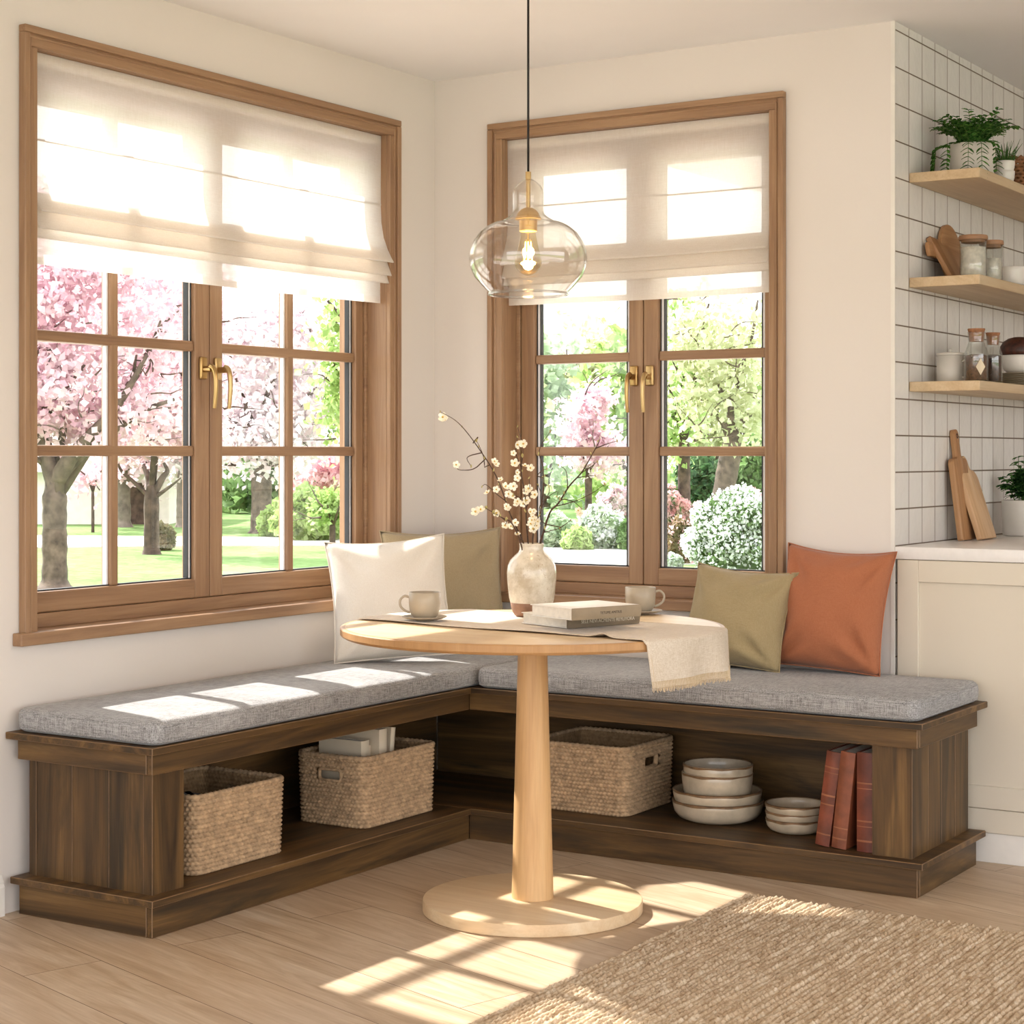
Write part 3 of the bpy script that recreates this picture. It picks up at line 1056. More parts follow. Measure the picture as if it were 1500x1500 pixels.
# table runner with a hanging, fringed end
def runner():
    root = Vector((1.14, -1.15, TZ))
    ns, ntt = 110, 36
    th = .0016
    hang = .112

    def rimx(y, sgn):
        return TC.x + sgn * math.sqrt(max(.0, .508 ** 2 - (y - TC.y) ** 2))
    V = []
    for j in range(ntt + 1):
        t = j / ntt
        for i in range(ns + 1):
            s = i / ns
            yl = -1.315 + t * .432        # left end
            yr = -1.412 + t * .405        # right end
            k = min(1, s / .82)
            y = yl * (1 - k) + yr * k
            y += .006 * math.sin(11 * s + 1.0) * (1 - t) * (s < .84) + .003 * math.sin(17 * s) * t * (s < .84)
            xa, xb = rimx(y, -1) + .006, rimx(y, 1)
            if s <= .82:
                x = xa + (xb - .004 - xa) * k
                z = .0022 + .0012 * (1 + math.sin(16 * s + 5 * t)) * (.3 + .7 * max(0, (.25 - t) / .25)) \
                    + .010 * math.exp(-((s - .70) / .022) ** 2) * max(0, .12 - t) / .12
            else:
                q = (s - .82) / .18
                ang = min(1, q / .12) * PI / 2
                x = xb - .004 + .008 * math.sin(ang)
                z = .0026 - .008 * (1 - math.cos(ang))
                if q > .12:
                    dn = (q - .12) / .88
                    z -= dn * (hang - .008)
                    fold = .011 * math.sin(t * 9.5 + .6) * dn + .006 * math.sin(t * 17 + 2) * dn
                    x += .008 * dn + fold
                    y += -.006 * dn * (1 - t) + .008 * dn * t
            V.append((x - root.x, y - root.y, z))
    n1 = ns + 1
    F = [(j * n1 + i, j * n1 + i + 1, (j + 1) * n1 + i + 1, (j + 1) * n1 + i) for j in range(ntt) for i in range(ns)]
    o = from_np('table_runner', V, F, M['linen_runner'])
    o.location = root
    md = o.modifiers.new('thickness', 'SOLIDIFY')
    md.thickness = th
    md.offset = 1
    tag(o, 'flax linen table runner with fringed end hanging over the table rim', 'table runner')
    # hem line and fringe on the hanging end
    bm = bmesh.new()
    A = [Vector(V[j * n1 + ns]) for j in range(ntt + 1)]
    B = [Vector(V[j * n1 + ns - 1]) for j in range(ntt + 1)]
    rs = random.Random(3)
    for k in range(130):
        f = k / 129 * ntt
        j = min(int(f), ntt - 1)
        p = A[j].lerp(A[j + 1], f - j)
        d = (A[j] - B[j]).normalized()
        up = p - d * .016
        tube(bm, [up + Vector((.0022, 0, 0)), p + d * .001 + Vector((.0015, 0, 0)), p + d * (.006 + .007 * rs.random()) + Vector((rs.uniform(-.002, .002), rs.uniform(-.003, .003), 0))], .0010, 5)
    done(bm, 'fringe', M['fringe'], o)
    for off in (0, 1):
        bm = bmesh.new()
        jj = 0 if off == 0 else ntt
        jn = 1 if off == 0 else ntt - 1
        pts = [Vector(V[jj * n1 + i]).lerp(Vector(V[jn * n1 + i]), .6) + Vector((.0016 if i > 96 else 0, 0, .0016 if i <= 96 else 0)) for i in range(60, ns + 1)]
        tube(bm, pts, .0008, 5)
        done(bm, 'hem_stitch', M['fringe'], o)
    return o


runner()
TT = TZ + .0052     # top of the runner

# ------------------------------------------------------------------ vase and branches
VC = Vector((1.02, -.999, TT))
bm = bmesh.new()
vp = [(.0585, .036), (.0625, .05), (.0655, .075), (.0682, .105), (.0685, .122), (.066, .140), (.059, .155), (.047, .167), (.037, .176), (.0335, .183), (.0332, .192), (.0342, .197), (.0345, .199),
      (.033, .2005), (.0305, .199), (.0295, .19), (.030, .180), (.036, .170), (.05, .158), (.06, .14), (.062, .12), (.058, .07), (.05, .036), (.04, .012), (0, .010)]
lathe(bm, vp, 64)
vase = done(bm, 'vase', M['vase'], None, True)
vase.location = VC
tag(vase, 'bulbous speckled stoneware vase with a raw clay foot on the table', 'vase')
bm = bmesh.new()
lathe(bm, [(0, 0), (.043, 0), (.047, .003), (.053, .012), (.0572, .026), (.0592, .0375), (.0582, .0385), (.055, .036)], 64)
done(bm, 'clay_base', M['clay'], vase, True)


def flower_mesh():
    V, F, mi = [], [], []
    for k in range(5):
        a = 2 * PI * k / 5
        c, s = math.cos(a), math.sin(a)
        idx = []
        for (r, wd, z) in ((.0015, .0012, 0), (.0055, .0046, .0012), (.0095, .0046, .0034), (.0118, .0018, .0052)):
            for sg in (-1, 1):
                idx.append(len(V))
                V.append((c * r - s * wd * sg, s * r + c * wd * sg, z))
        for q in range(3):
            F.append((idx[2 * q], idx[2 * q + 1], idx[2 * q + 3], idx[2 * q + 2]))
            mi.append(0)
    b0 = len(V)
    for z, r in ((.001, .0024), (.0042, .0026)):
        for k in range(6):
            V.append((r * math.cos(k * PI / 3), r * math.sin(k * PI / 3), z))
    for k in range(6):
        F.append((b0 + k, b0 + (k + 1) % 6, b0 + 6 + (k + 1) % 6, b0 + 6 + k)); mi.append(1)
    V.append((0, 0, .0052))
    for k in range(6):
        F.append((b0 + 6 + k, b0 + 6 + (k + 1) % 6, len(V) - 1)); mi.append(1)
    me = bpy.data.meshes.new('blossom')
    me.from_pydata(V, [], F)
    me.materials.append(M['petal']); me.materials.append(M['stamen'])
    me.polygons.foreach_set('material_index', mi)
    me.polygons.foreach_set('use_smooth', np.ones(len(me.polygons), bool))
    return me


FLOWER = flower_mesh()
bm = bmesh.new()
lathe(bm, [(0, -.005), (.0016, -.003), (.0022, 0), (.0017, .003), (0, .0062)], 7)
BUD = bpy.data.meshes.new('bud')
bm.to_mesh(BUD)
bm.free()
BUD.materials.append(M['bud'])
VD = (VC - CAM).dot(FW)


def branch(main, subs, flowers, dz, label, seed, r0=.0026):
    """main/subs: photo points with a depth offset each; rooted inside the vase"""
    rs = random.Random(seed)

    def Q(p):
        return W(p[0], p[1], VD + dz + (p[2] if len(p) > 2 else 0))
    pts = smoothpath([Q(p) for p in main], 5)
    root = pts[0].copy()
    bm = bmesh.new()
    L = len(pts)
    tube(bm, [p - root for p in pts], [r0 * (1 - .72 * i / (L - 1)) for i in range(L)], 7)
    tips = [pts[-1]]
    for sb in subs:
        sp_ = smoothpath([Q(p) for p in sb], 4)
        # start the twig on the stem itself
        st = min(pts, key=lambda p: (p - sp_[0]).length)
        sp_[0] = st.copy()
        k = len(sp_)
        tube(bm, [p - root for p in sp_], [.0016 * (1 - .6 * i / (k - 1)) for i in range(k)], 6)
        tips.append(sp_[-1])
    o = done(bm, 'branch', M['twig'], None, True)
    o.location = root
    for t in tips + [rs.choice(pts[8:]) + Vector((rs.uniform(-.003, .003), rs.uniform(-.003, .003), rs.uniform(0, .003))) for _ in range(8)]:
        b_ = bpy.data.objects.new('bud', BUD)
        COL.objects.link(b_)
        b_.parent = o
        b_.location = t - root
        b_.rotation_euler = (rs.uniform(-.6, .6), rs.uniform(-.6, .6), 0)
        k_ = rs.uniform(.7, 1.2)
        b_.scale = (k_, k_, k_)
    for p in flowers:
        f = bpy.data.objects.new('blossom', FLOWER)
        COL.objects.link(f)
        f.parent = o
        c = Q(p)
        f.location = c - root
        view = (CAM - c).normalized() + Vector((rs.uniform(-.7, .7), rs.uniform(-.7, .7), rs.uniform(-.3, .8)))
        f.rotation_euler = view.to_track_quat('Z', 'Y').to_euler()
        s = rs.uniform(.75, 1.15)
        f.scale = (s, s, s)
    tag(o, label, 'branch', 'branches in the vase')


branch([(779, 868), (768, 800), (748, 755), (728, 700), (700, 655), (672, 620), (645, 603, -.06)],
       [[(702, 682), (690, 688), (672, 688), (668, 681)], [(690, 653), (700, 640), (698, 646)], [(710, 690), (708, 668), (698, 645)], [(695, 665), (684, 671), (690, 683)],
        [(742, 735), (728, 724), (712, 710), (706, 713)]],
       [(652, 616), (649, 611), (724, 676), (726, 680), (733, 703), (740, 713), (668, 681), (714, 722), (727, 717), (743, 744)], .02,
       'longest flowering branch in the vase, reaching up and left toward the room corner', 1)
branch([(778, 868), (764, 800), (750, 767), (735, 758), (716, 747), (711, 744, .03)],
       [[(735, 758), (742, 765), (736, 772)], [(722, 752), (727, 752), (731, 750)]],
       [(748, 771), (754, 766), (740, 770), (704, 747), (697, 750), (728, 751), (741, 742), (758, 783)], -.02,
       'short flowering branch in the vase, arching low and left over the taupe cushion', 2)
branch([(780, 868), (774, 800), (771, 760), (770, 735), (764, 690), (766, 655), (758, 625, .04)],
       [[(770, 742), (762, 730), (752, 725)], [(766, 690), (756, 665), (758, 640)], [(772, 745), (776, 720), (775, 700)]],
       [(757, 651), (767, 650), (752, 664), (754, 679), (757, 692), (758, 700), (752, 712), (769, 683), (777, 686), (758, 735), (766, 738), (750, 727), (745, 723), (771, 720), (774, 716), (784, 725), (757, 738), (772, 733)], .03,
       'upright flowering branch in the vase, carrying the densest white blossom', 3)
branch([(781, 868), (780, 805), (783, 770), (793, 745), (796, 690), (790, 660, .03), (806, 632, .05)],
       [[(794, 742), (792, 722), (788, 710)], [(794, 742), (804, 722), (804, 712)], [(784, 700), (793, 690), (801, 687)], [(793, 742), (797, 715), (798, 697)]],
       [(781, 757), (784, 762), (786, 770), (778, 768), (781, 775), (788, 764), (779, 762), (776, 750), (782, 748)], -.01,
       'branch in the vase with blossom low down and bare twigs rising before the glass', 4)
branch([(782, 868), (791, 800), (796, 780), (806, 750), (818, 737), (834, 712), (852, 692), (865, 670), (876, 650), (879, 642, -.02)],
       [[(796, 780), (812, 776), (820, 774)], [(812, 742), (840, 735), (868, 722), (886, 709)], [(832, 716), (829, 690), (818, 681)], [(852, 692), (864, 685), (875, 676)],
        [(874, 656), (890, 650), (904, 646)], [(795, 770), (790, 745), (800, 730), (816, 720), (816, 728)], [(822, 730), (840, 735), (852, 745)], [(846, 700), (862, 697), (872, 697)], [(820, 774), (828, 768), (836, 762)]],
       [(849, 752), (847, 748)], .0,
       'bare dark branch in the vase, spreading right across the middle of the window', 5, .0036)


# ------------------------------------------------------------------ cups on saucers
def cup(c, dirv, r, label, label_s):
    s = bmesh.new()
    z0 = c[2]
    rs_ = r * 1.42
    lathe(s, [(0, 0), (.024, 0), (.026, .003), (rs_ * .8, .0055), (rs_, .0105), (rs_ + .0005, .0118), (rs_ - .001, .0125), (rs_ * .78, .0080), (.028, .0062), (0, .0062)], 56)
    so = done(s, 'saucer', M['cup'], None, True)
    so.location = c
    tag(so, label_s, 'saucer', 'saucers on the table')
    b = bmesh.new()
    h = .070
    lathe(b, [(0, .0), (r * .66, .0), (r * .72, .002), (r * .86, .010), (r * .95, .022), (r, .04), (r, h - .001), (r - .0012, h), (r - .0028, h - .001), (r - .003, .04), (r * .9 - .003, .022), (r * .7, .008), (0, .006)], 56)
    o = done(b, 'cup', M['cup'], None, True)
    o.location = (c[0], c[1], z0 + .0066)
    tag(o, label, 'cup', 'cups on the table')
    d = Vector(dirv).normalized()
    b = bmesh.new()
    pts = [d * (r - .002) + Vector((0, 0, h - .014)), d * (r + .012) + Vector((0, 0, h - .011)), d * (r + .023) + Vector((0, 0, h - .022)), d * (r + .022) + Vector((0, 0, h - .038)),
           d * (r + .010) + Vector((0, 0, h - .05)), d * (r - .004) + Vector((0, 0, h - .055))]
    tube(b, smoothpath(pts, 6), .0034, 10)
    done(b, 'handle', M['cup'], o, True)


def on_table(px, py, z):
    d = FPX * (CAM.z - z) / (py - HY)
    p = W(px, py, d)
    return Vector((p.x, p.y, z))


cup(on_table(622, 909, TT), -RT, .0425, 'greige stoneware cup near the white cushion, handle to the left', 'greige saucer under the cup at the left side of the table')
c2 = on_table(938, 899.5, TZ + .0005)
cup(c2, RT, .043, 'greige stoneware cup behind the two stacked books, handle to the right', 'greige saucer under the cup behind the two stacked books')


# ------------------------------------------------------------------ books
def book(name, loc, rot, L, D, T, cover, label, group, title=None, tmat=None, tsize=.01, board=.0022, bands=None, boards=None):
    """lies flat: spine along local x at y=0, pages run to +y, thickness z"""
    root = empty(name, loc)
    root.rotation_euler = rot
    bm = bmesh.new()
    box(bm, 0, L, 0, D, 0, board, .0006)
    box(bm, 0, L, 0, D, T - board, T, .0006)
    if boards is not None:
        done(bm, 'boards', boards, root)
        bm = bmesh.new()
    # rounded spine
    n = 7
    e_ = .0004 if boards is not None else 0
    sec = [(-.0035 * math.sin(PI * k / n) - e_, -e_ + (T + 2 * e_) * k / n) for k in range(n + 1)] + [(board, T + e_ - .0004), (board, .0004 - e_)]
    a = [bm.verts.new((0, y, z)) for y, z in sec]
    b_ = [bm.verts.new((L, y, z)) for y, z in sec]
    for i in range(len(sec)):
        j = (i + 1) % len(sec)
        bm.faces.new((a[i], a[j], b_[j], b_[i]))
    bm.faces.new(a); bm.faces.new(b_)
    done(bm, 'cover' if boards is None else 'spine', cover, root)
    bm = bmesh.new()
    box(bm, .0035, L - .0035, board + .0003, D - .004, board + .0002, T - board - .0002, .0004)
    done(bm, 'pages', M['paper'], root)
    if bands:
        for x, wdt in bands:
            bm = bmesh.new()
            sec2 = [(-.0035 * math.sin(PI * k / n) - .0009, T * k / n) for k in range(n + 1)]
            a = [bm.verts.new((x - wdt / 2, y, z)) for y, z in sec2]
            b_ = [bm.verts.new((x + wdt / 2, y, z)) for y, z in sec2]
            c_ = [bm.verts.new((x - wdt / 2, y + .0012, z)) for y, z in sec2]
            d_ = [bm.verts.new((x + wdt / 2, y + .0012, z)) for y, z in sec2]
            for i in range(n):
                bm.faces.new((a[i], a[i + 1], b_[i + 1], b_[i]))
                bm.faces.new((a[i], c_[i], c_[i + 1], a[i + 1]))
                bm.faces.new((b_[i], b_[i + 1], d_[i + 1], d_[i]))
            done(bm, 'spine_band', M['gilt'], root)
    if title:
        cu = bpy.data.curves.new('title', 'FONT')
        cu.body = title
        cu.size = tsize
        cu.extrude = .0002
        cu.align_x = 'CENTER'
        cu.align_y = 'CENTER'
        cu.materials.append(tmat)
        tmp = bpy.data.objects.new('lettering', cu)
        COL.objects.link(tmp)
        tm = bpy.data.meshes.new_from_object(tmp.evaluated_get(bpy.context.evaluated_depsgraph_get()))
        bpy.data.objects.remove(tmp)
        to = link('title', tm, None, root)
        to.location = (L * .55, -.0040, T * .5)
        to.rotation_euler = (R(90), 0, 0)
    tag(root, label, 'book', group)
    return root


BA = math.atan2(.231, .083)
b1c = Vector((1.296, -1.272, TT + .0009))
book('book', b1c, (0, 0, BA), .245, .19, .029, M['book_tan'], 'tan hardback with pale title, lower book of the pair on the table runner', 'books on the table',
     'SELE NEVI ACMENTE REYLIYORA', M['ink_light'], .0125, boards=M['book_white'])
b2c = on_table(838, 909, TT + .0312)
book('book', b2c, (0, 0, BA - .03), .222, .175, .0295, M['book_tan_light'], 'stone hardback with dark title, lying on top of the tan book by the vase', 'books on the table',
     'TETUME AMITIUS', M['ink'], .0092, boards=M['book_white'])


# ------------------------------------------------------------------ pendant lamp
LC = Vector((1.132, -1.197, 0))
LZ = 1.623
lamp = empty('pendant_lamp', (LC.x, LC.y, LZ))
tag(lamp, 'clear blown glass pendant lamp with brass fittings and glowing filament bulb', 'lamp')
LS = .000264


def lz(v):
    return 1.2 + (436 - v / 6.82) * .0018 - LZ


outer = [(.006, lz(222)), (.012, lz(226)), (.0215, lz(248)), (.0335, lz(290)), (.0395, lz(330)), (.041, lz(360)), (.041, lz(450)), (.041, lz(535)), (.0435, lz(575)), (.0515, lz(602)), (.0605, lz(622)), (.0650, lz(631)), (.0650, lz(637)), (.0585, lz(643)), (.0600, lz(648)),
         (.072, lz(652)), (.092, lz(664)), (.110, lz(700)), (.129, lz(760)), (.145, lz(850)), (.1535, lz(940)), (.1555, lz(1010)), (.153, lz(1100)), (.142, lz(1200)), (.120, lz(1295)), (.107, lz(1345)), (.104, lz(1362))]
inner = [(r - .0022, z) for r, z in outer[::-1]]
inner[-1] = (.006, lz(222) - .002)
prof = outer + [(.1052, lz(1366)), (.1052, lz(1374)), (.103, lz(1378)), (.1008, lz(1374))] + inner[:-1] + [(.006, lz(232))]
bm = bmesh.new()
lathe(bm, prof, 96)
done(bm, 'glass_shade', M['lampglass'], lamp, True)
bm = bmesh.new()
tube(bm, [Vector((.1035 * math.cos(2 * PI * k / 72), .1035 * math.sin(2 * PI * k / 72), lz(1371))) for k in range(72)], .0034, 10, closed=True)
done(bm, 'glass_rim', M['thickglass'], lamp, True)
bm = bmesh.new()
tube(bm, [(0, 0, lz(155)), (0, 0, CEIL - LZ - .02)], .0032, 8)
done(bm, 'cord', M['black'], lamp, True)
bm = bmesh.new()
lathe(bm, [(0, CEIL - LZ), (.05, CEIL - LZ), (.05, CEIL - LZ - .012), (.045, CEIL - LZ - .02), (0, CEIL - LZ - .022)], 40)
done(bm, 'ceiling_rose', M['brass_lamp'], lamp, auto=35)
bm = bmesh.new()
lathe(bm, [(0, lz(150)), (.0068, lz(150)), (.0074, lz(154)), (.0074, lz(236)), (.0058, lz(238)), (.0058, lz(508)), (.012, lz(512)), (.020, lz(530)), (.027, lz(560)), (.0325, lz(600)), (.0345, lz(618)), (.0345, lz(626)), (.0235, lz(630)),
           (.0235, lz(738)), (.022, lz(746)), (0, lz(746))], 48)
done(bm, 'brass_fitting', M['brass_lamp'], lamp, auto=35)
bm = bmesh.new()
lathe(bm, [(.018, lz(746)), (.0195, lz(760)), (.024, lz(850)), (.030, lz(950)), (.0345, lz(1020)), (.036, lz(1062)), (.033, lz(1105)), (.023, lz(1150)), (.010, lz(1180)), (0, lz(1188))], 40)
bulb = done(bm, 'bulb', M['bulbglass'], lamp, True)
bm = bmesh.new()
for k in range(6):
    a = 2 * PI * k / 6
    c, s = math.cos(a), math.sin(a)
    tube(bm, [(c * .008, s * .008, lz(850)), (c * .013, s * .013, lz(1090))], .0011, 6)
done(bm, 'filament', M['filament'], bulb, True)
bm = bmesh.new()
tube(bm, [(0, 0, lz(748)), (0, 0, lz(1100))], .0024, 8)
done(bm, 'filament_stem', M['bulbglass'], bulb, True)
ld = bpy.data.lights.new('bulb_light', 'POINT')
ld.energy = 5
ld.color = (1, .72, .38)
ld.shadow_soft_size = .02
lo = bpy.data.objects.new('bulb_light', ld)
COL.objects.link(lo)
lo.parent = lamp
lo.location = (0, 0, lz(970))


# ------------------------------------------------------------------ woven baskets
def basket(loc, wx, wy, h, holes, label, rz=0.0):
    """holes: which short sides carry a slot handle, '-y', '+y', '+x', '-x'"""
    root = empty('storage_basket', loc, rz)
    rc = .035
    rows = 17
    sub = 4
    path = rrect(-wx / 2, wx / 2, -wy / 2, wy / 2, rc, 10)
    # resample evenly
    P = np.array(path + [path[0]])
    seg = np.hypot(*(P[1:] - P[:-1]).T)
    cum = np.concatenate([[0], np.cumsum(seg)])
    tot = cum[-1]
    stitches = int(tot / .0135)
    ns = stitches * 4
    s = np.arange(ns) / ns * tot
    xs, ys = np.interp(s, cum, P[:, 0]), np.interp(s, cum, P[:, 1])
    tx = np.roll(xs, -1) - np.roll(xs, 1)
    ty = np.roll(ys, -1) - np.roll(ys, 1)
    ln = np.hypot(tx, ty)
    nx, ny = ty / ln, -tx / ln
    hole_c = {'-y': (0, -wy / 2), '+y': (0, wy / 2), '+x': (wx / 2, 0), '-x': (-wx / 2, 0)}
    hw, hz0, hz1 = .042, h - .072, h - .036

    def wall(off, amp, nrow_z, name, mat, inside):
        V = []
        for j in range(nrow_z + 1):
            v = j / sub
            z = j / nrow_z * h
            fr = v - math.floor(v)
            row = int(math.floor(v))
            ph = s / tot * stitches + .5 * (row % 2) + .35 * fr
            bul = np.abs(np.sin(PI * fr)) ** .9 * (.30 + .70 * np.abs(np.cos(PI * ph)) ** 1.2)
            tap = .965 + .035 * z / h
            d = off + amp * bul
            if j == 0:
                d = d - .006
            V.append(np.stack([xs * tap + nx * d, ys * tap + ny * d, np.full(ns, z) + .0012 * np.sin(2 * PI * ph)], 1))
        V = np.concatenate(V)
        F = []
        for j in range(nrow_z):
            zc = (j + .5) / nrow_z * h
            for i in range(ns):
                cut = False
                if hz0 < zc < hz1:
                    for hh in holes:
                        cx, cy = hole_c[hh]
                        if abs(xs[i] - cx) + abs(ys[i] - cy) < hw + .006 and (abs(xs[i] - cx) < .012 or abs(ys[i] - cy) < .012):
                            cut = True
                if cut:
                    continue
                k = (i + 1) % ns
                f = (j * ns + i, j * ns + k, (j + 1) * ns + k, (j + 1) * ns + i)
                F.append(f[::-1] if not inside else f)
        return from_np(name, V, F, mat, root)
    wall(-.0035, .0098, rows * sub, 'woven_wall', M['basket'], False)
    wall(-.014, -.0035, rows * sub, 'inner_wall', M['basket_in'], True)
    bm = bmesh.new()
    L = int(tot / .006)
    sp_ = np.arange(L) / L * tot
    rx, ry = np.interp(sp_, cum, P[:, 0]) * .985, np.interp(sp_, cum, P[:, 1]) * .985
    tube(bm, [Vector((a, b_, h + .001)) for a, b_ in zip(rx, ry)], [.0078 + .0016 * math.sin(k * PI * 2 / 3.0) for k in range(L)], 8, closed=True)
    done(bm, 'rim', M['basket'], root, True)
    bm = bmesh.new()
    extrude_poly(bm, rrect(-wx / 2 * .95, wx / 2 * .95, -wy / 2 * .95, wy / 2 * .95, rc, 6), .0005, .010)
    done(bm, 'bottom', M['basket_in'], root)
    for hh in holes:
        cx, cy = hole_c[hh]
        bm = bmesh.new()
        outn = Vector((cx, cy, 0)).normalized()
        al = Vector((-outn.y, outn.x, 0))
        ctr = outn * ((abs(cx) + abs(cy)) * .985 - .004) + Vector((0, 0, (hz0 + hz1) / 2))
        q = rrect(-hw, hw, -(hz1 - hz0) / 2, (hz1 - hz0) / 2, .012, 4)
        tube(bm, [ctr + al * a + Vector((0, 0, b_)) for a, b_ in q], .0068, 8, closed=True, sq=(1.3, .8))
        done(bm, 'slot_handle', M['basket'], root, True)
    tag(root, label, 'basket', 'seagrass baskets under the bench')
    return root


SZ = .1003
basket((.285, -1.535, SZ), .31, .375, .205, ('+y',), 'seagrass basket beside the left end of the bench, holding a dark folded cloth')
basket((.315, -.812, SZ), .26, .375, .205, ('-y', '+y'), 'seagrass basket with pale books standing in it, near the inner corner of the bench')
basket((.832, -.272, SZ), .345, .325, .205, ('+x', '-x'), 'empty seagrass basket on the right bench arm, beside the stack of bowls')

# dark cloth in the first basket
bm = bmesh.new()
slab(bm, -.125, .125, -.155, .155, 0, .125, .04, .03, .02)
o = done(bm, 'folded_cloth', m_fabric('charcoal_cloth', '4A3F38', '332A24', .8), None, True)
o.location = (.28, -1.535, SZ + .012)
tag(o, 'dark folded cloth lying in the basket at the left bench end', 'cloth')
# pale books standing in the second basket
yy = -.93
for k, (T, L, dx, lab) in enumerate(((.040, .235, .015, 'thick cream book standing in the basket, nearest the slot handle'), (.024, .215, .03, 'short cream book standing second in the basket'),
                                     (.038, .262, .0, 'tallest cream book standing third in the basket'), (.022, .258, .012, 'thin cream book leaning last in the row in the basket'))):
    # upright: spine vertical facing the room (+x)
    # local x -> up, local y -> -x, local z -> -y
    m4 = Matrix(((0, -1, 0), (0, 0, -1), (1, 0, 0))).to_4x4()
    rx_ = (Matrix.Rotation(R(-7), 4, 'X') if k == 3 else Matrix.Identity(4))
    book('book', (.395 - dx, yy + T + (.004 if k == 3 else 0), SZ + .0115), (rx_ @ m4).to_euler(), L, .16, T, M['book_cream'], lab, 'pale books in the basket')
    yy += T + (.003 if k != 2 else .004)


# ------------------------------------------------------------------ bowls
def bowl_obj(loc, r, h, label, group, wall_=.005, foot=.5, mat=None, rim=True):
    bm = bmesh.new()
    pr_ = [(0, 0), (r * foot, 0), (r * (foot + .16), h * .04), (r * .86, h * .2), (r * .955, h * .45), (r * .99, h * .75), (r, h * .97), (r - wall_ * .4, h)]
    pi_ = [(r - wall_, h * .96), (r - wall_ - .001, h * .75), (r * .95 - wall_, h * .47), (r * .84 - wall_, h * .25), (r * foot, h * .04 + wall_ + .001), (0, h * .02 + wall_)]
    lathe(bm, pr_ + pi_, 56)
    for f in bm.faces:
        c = f.calc_center_median()
        rad = math.hypot(c.x, c.y)
    o = done(bm, 'bowl', mat or M['bowl'], None, True)
    o.location = loc
    if rim:
        bm = bmesh.new()
        n = 56
        rs = random.Random(int(loc[2] * 1e5))
        ph = rs.uniform(0, 6)
        lathe(bm, [(r - wall_, h * .955), (r - wall_ * .5, h + .0006), (r + .0004, h * .965)], n)
        # glaze runs of uneven length
        low = [h * .965 - .0022 - .0022 * (1 + math.sin(5 * a + ph) * math.sin(3 * a)) for a in [2 * PI * k / n for k in range(n)]]
        top = [bm.verts.new((math.cos(2 * PI * k / n) * (r + .0005), math.sin(2 * PI * k / n) * (r + .0005), h * .966)) for k in range(n)]
        bot = [bm.verts.new((math.cos(2 * PI * k / n) * (r * .9985 + .0005), math.sin(2 * PI * k / n) * (r * .9985 + .0005), low[k])) for k in range(n)]
        for k in range(n):
            j = (k + 1) % n
            bm.faces.new((top[k], top[j], bot[j], bot[k]))
        done(bm, 'glazed_rim', M['bowl_rim'], o, True)
    tag(o, label, 'bowl', group)
    return o


bx, by = 1.246, -.300
G1 = 'bowls in the tall stack'
bowl_obj((bx, by, SZ), .137, .064, 'largest cream glazed bowl at the very bottom of the tall stack on the bench shelf', G1)
bowl_obj((bx - .002, by, SZ + .031), .134, .064, 'wide cream bowl second from the bottom of the tall stack', G1)
bowl_obj((bx - .003, by + .002, SZ + .0425), .107, .104, 'deep cream bowl third from the bottom of the tall stack', G1)
bowl_obj((bx, by + .001, SZ + .072), .105, .100, 'deep cream bowl at the top of the tall stack, open grey inside', G1)
G2 = 'bowls in the low stack'
bowl_obj((1.515, -.335, SZ), .088, .042, 'small cream bowl at the bottom of the low stack beside the leather books', G2)
bowl_obj((1.513, -.334, SZ + .0215), .087, .042, 'small cream bowl in the middle of the low stack beside the leather books', G2)
bowl_obj((1.515, -.335, SZ + .043), .089, .042, 'small cream bowl at the top of the low stack beside the leather books', G2)

# leather books, leaning right
m4 = Matrix(((0, 0, 1), (0, 1, 0), (-1, 0, 0)))    # local x -> down, y -> back, z -> +x


def lbook(xr, lean, T, H, D, yf, mat, label, bands):
    """xr: foot of the right-hand face on the shelf"""
    th_ = R(lean)
    rot = Matrix.Rotation(th_, 3, 'Y') @ m4
    # local x runs from the top edge down, so the origin sits at the top left corner
    up = Vector((math.sin(th_), 0, math.cos(th_)))
    rt_ = Vector((math.cos(th_), 0, -math.sin(th_)))
    foot = Vector((xr, yf, SZ + .0006))
    org = foot - rt_ * T + up * H
    book('leather_book', org, rot.to_euler(), H, D, T, mat, label, 'leather books on the bench shelf', bands=bands, board=.003)


lbook(1.8155, 0, .049, .275, .19, -.492, M['leather3'], 'oxblood leather book standing upright against the bench end', [(.085, .004), (.10, .002), (.19, .004), (.205, .002), (.245, .005)])
lbook(1.735, 6.1, .043, .272, .19, -.495, M['leather2'], 'tan brown leather book leaning between the two banded ones', [(.215, .003), (.245, .004)])
lbook(1.6815, 7.7, .042, .268, .19, -.486, M['leather'], 'russet leather book with gilt bands leaning leftmost, next to the small bowls', [(.045, .004), (.06, .002), (.125, .005), (.15, .004), (.235, .004)])

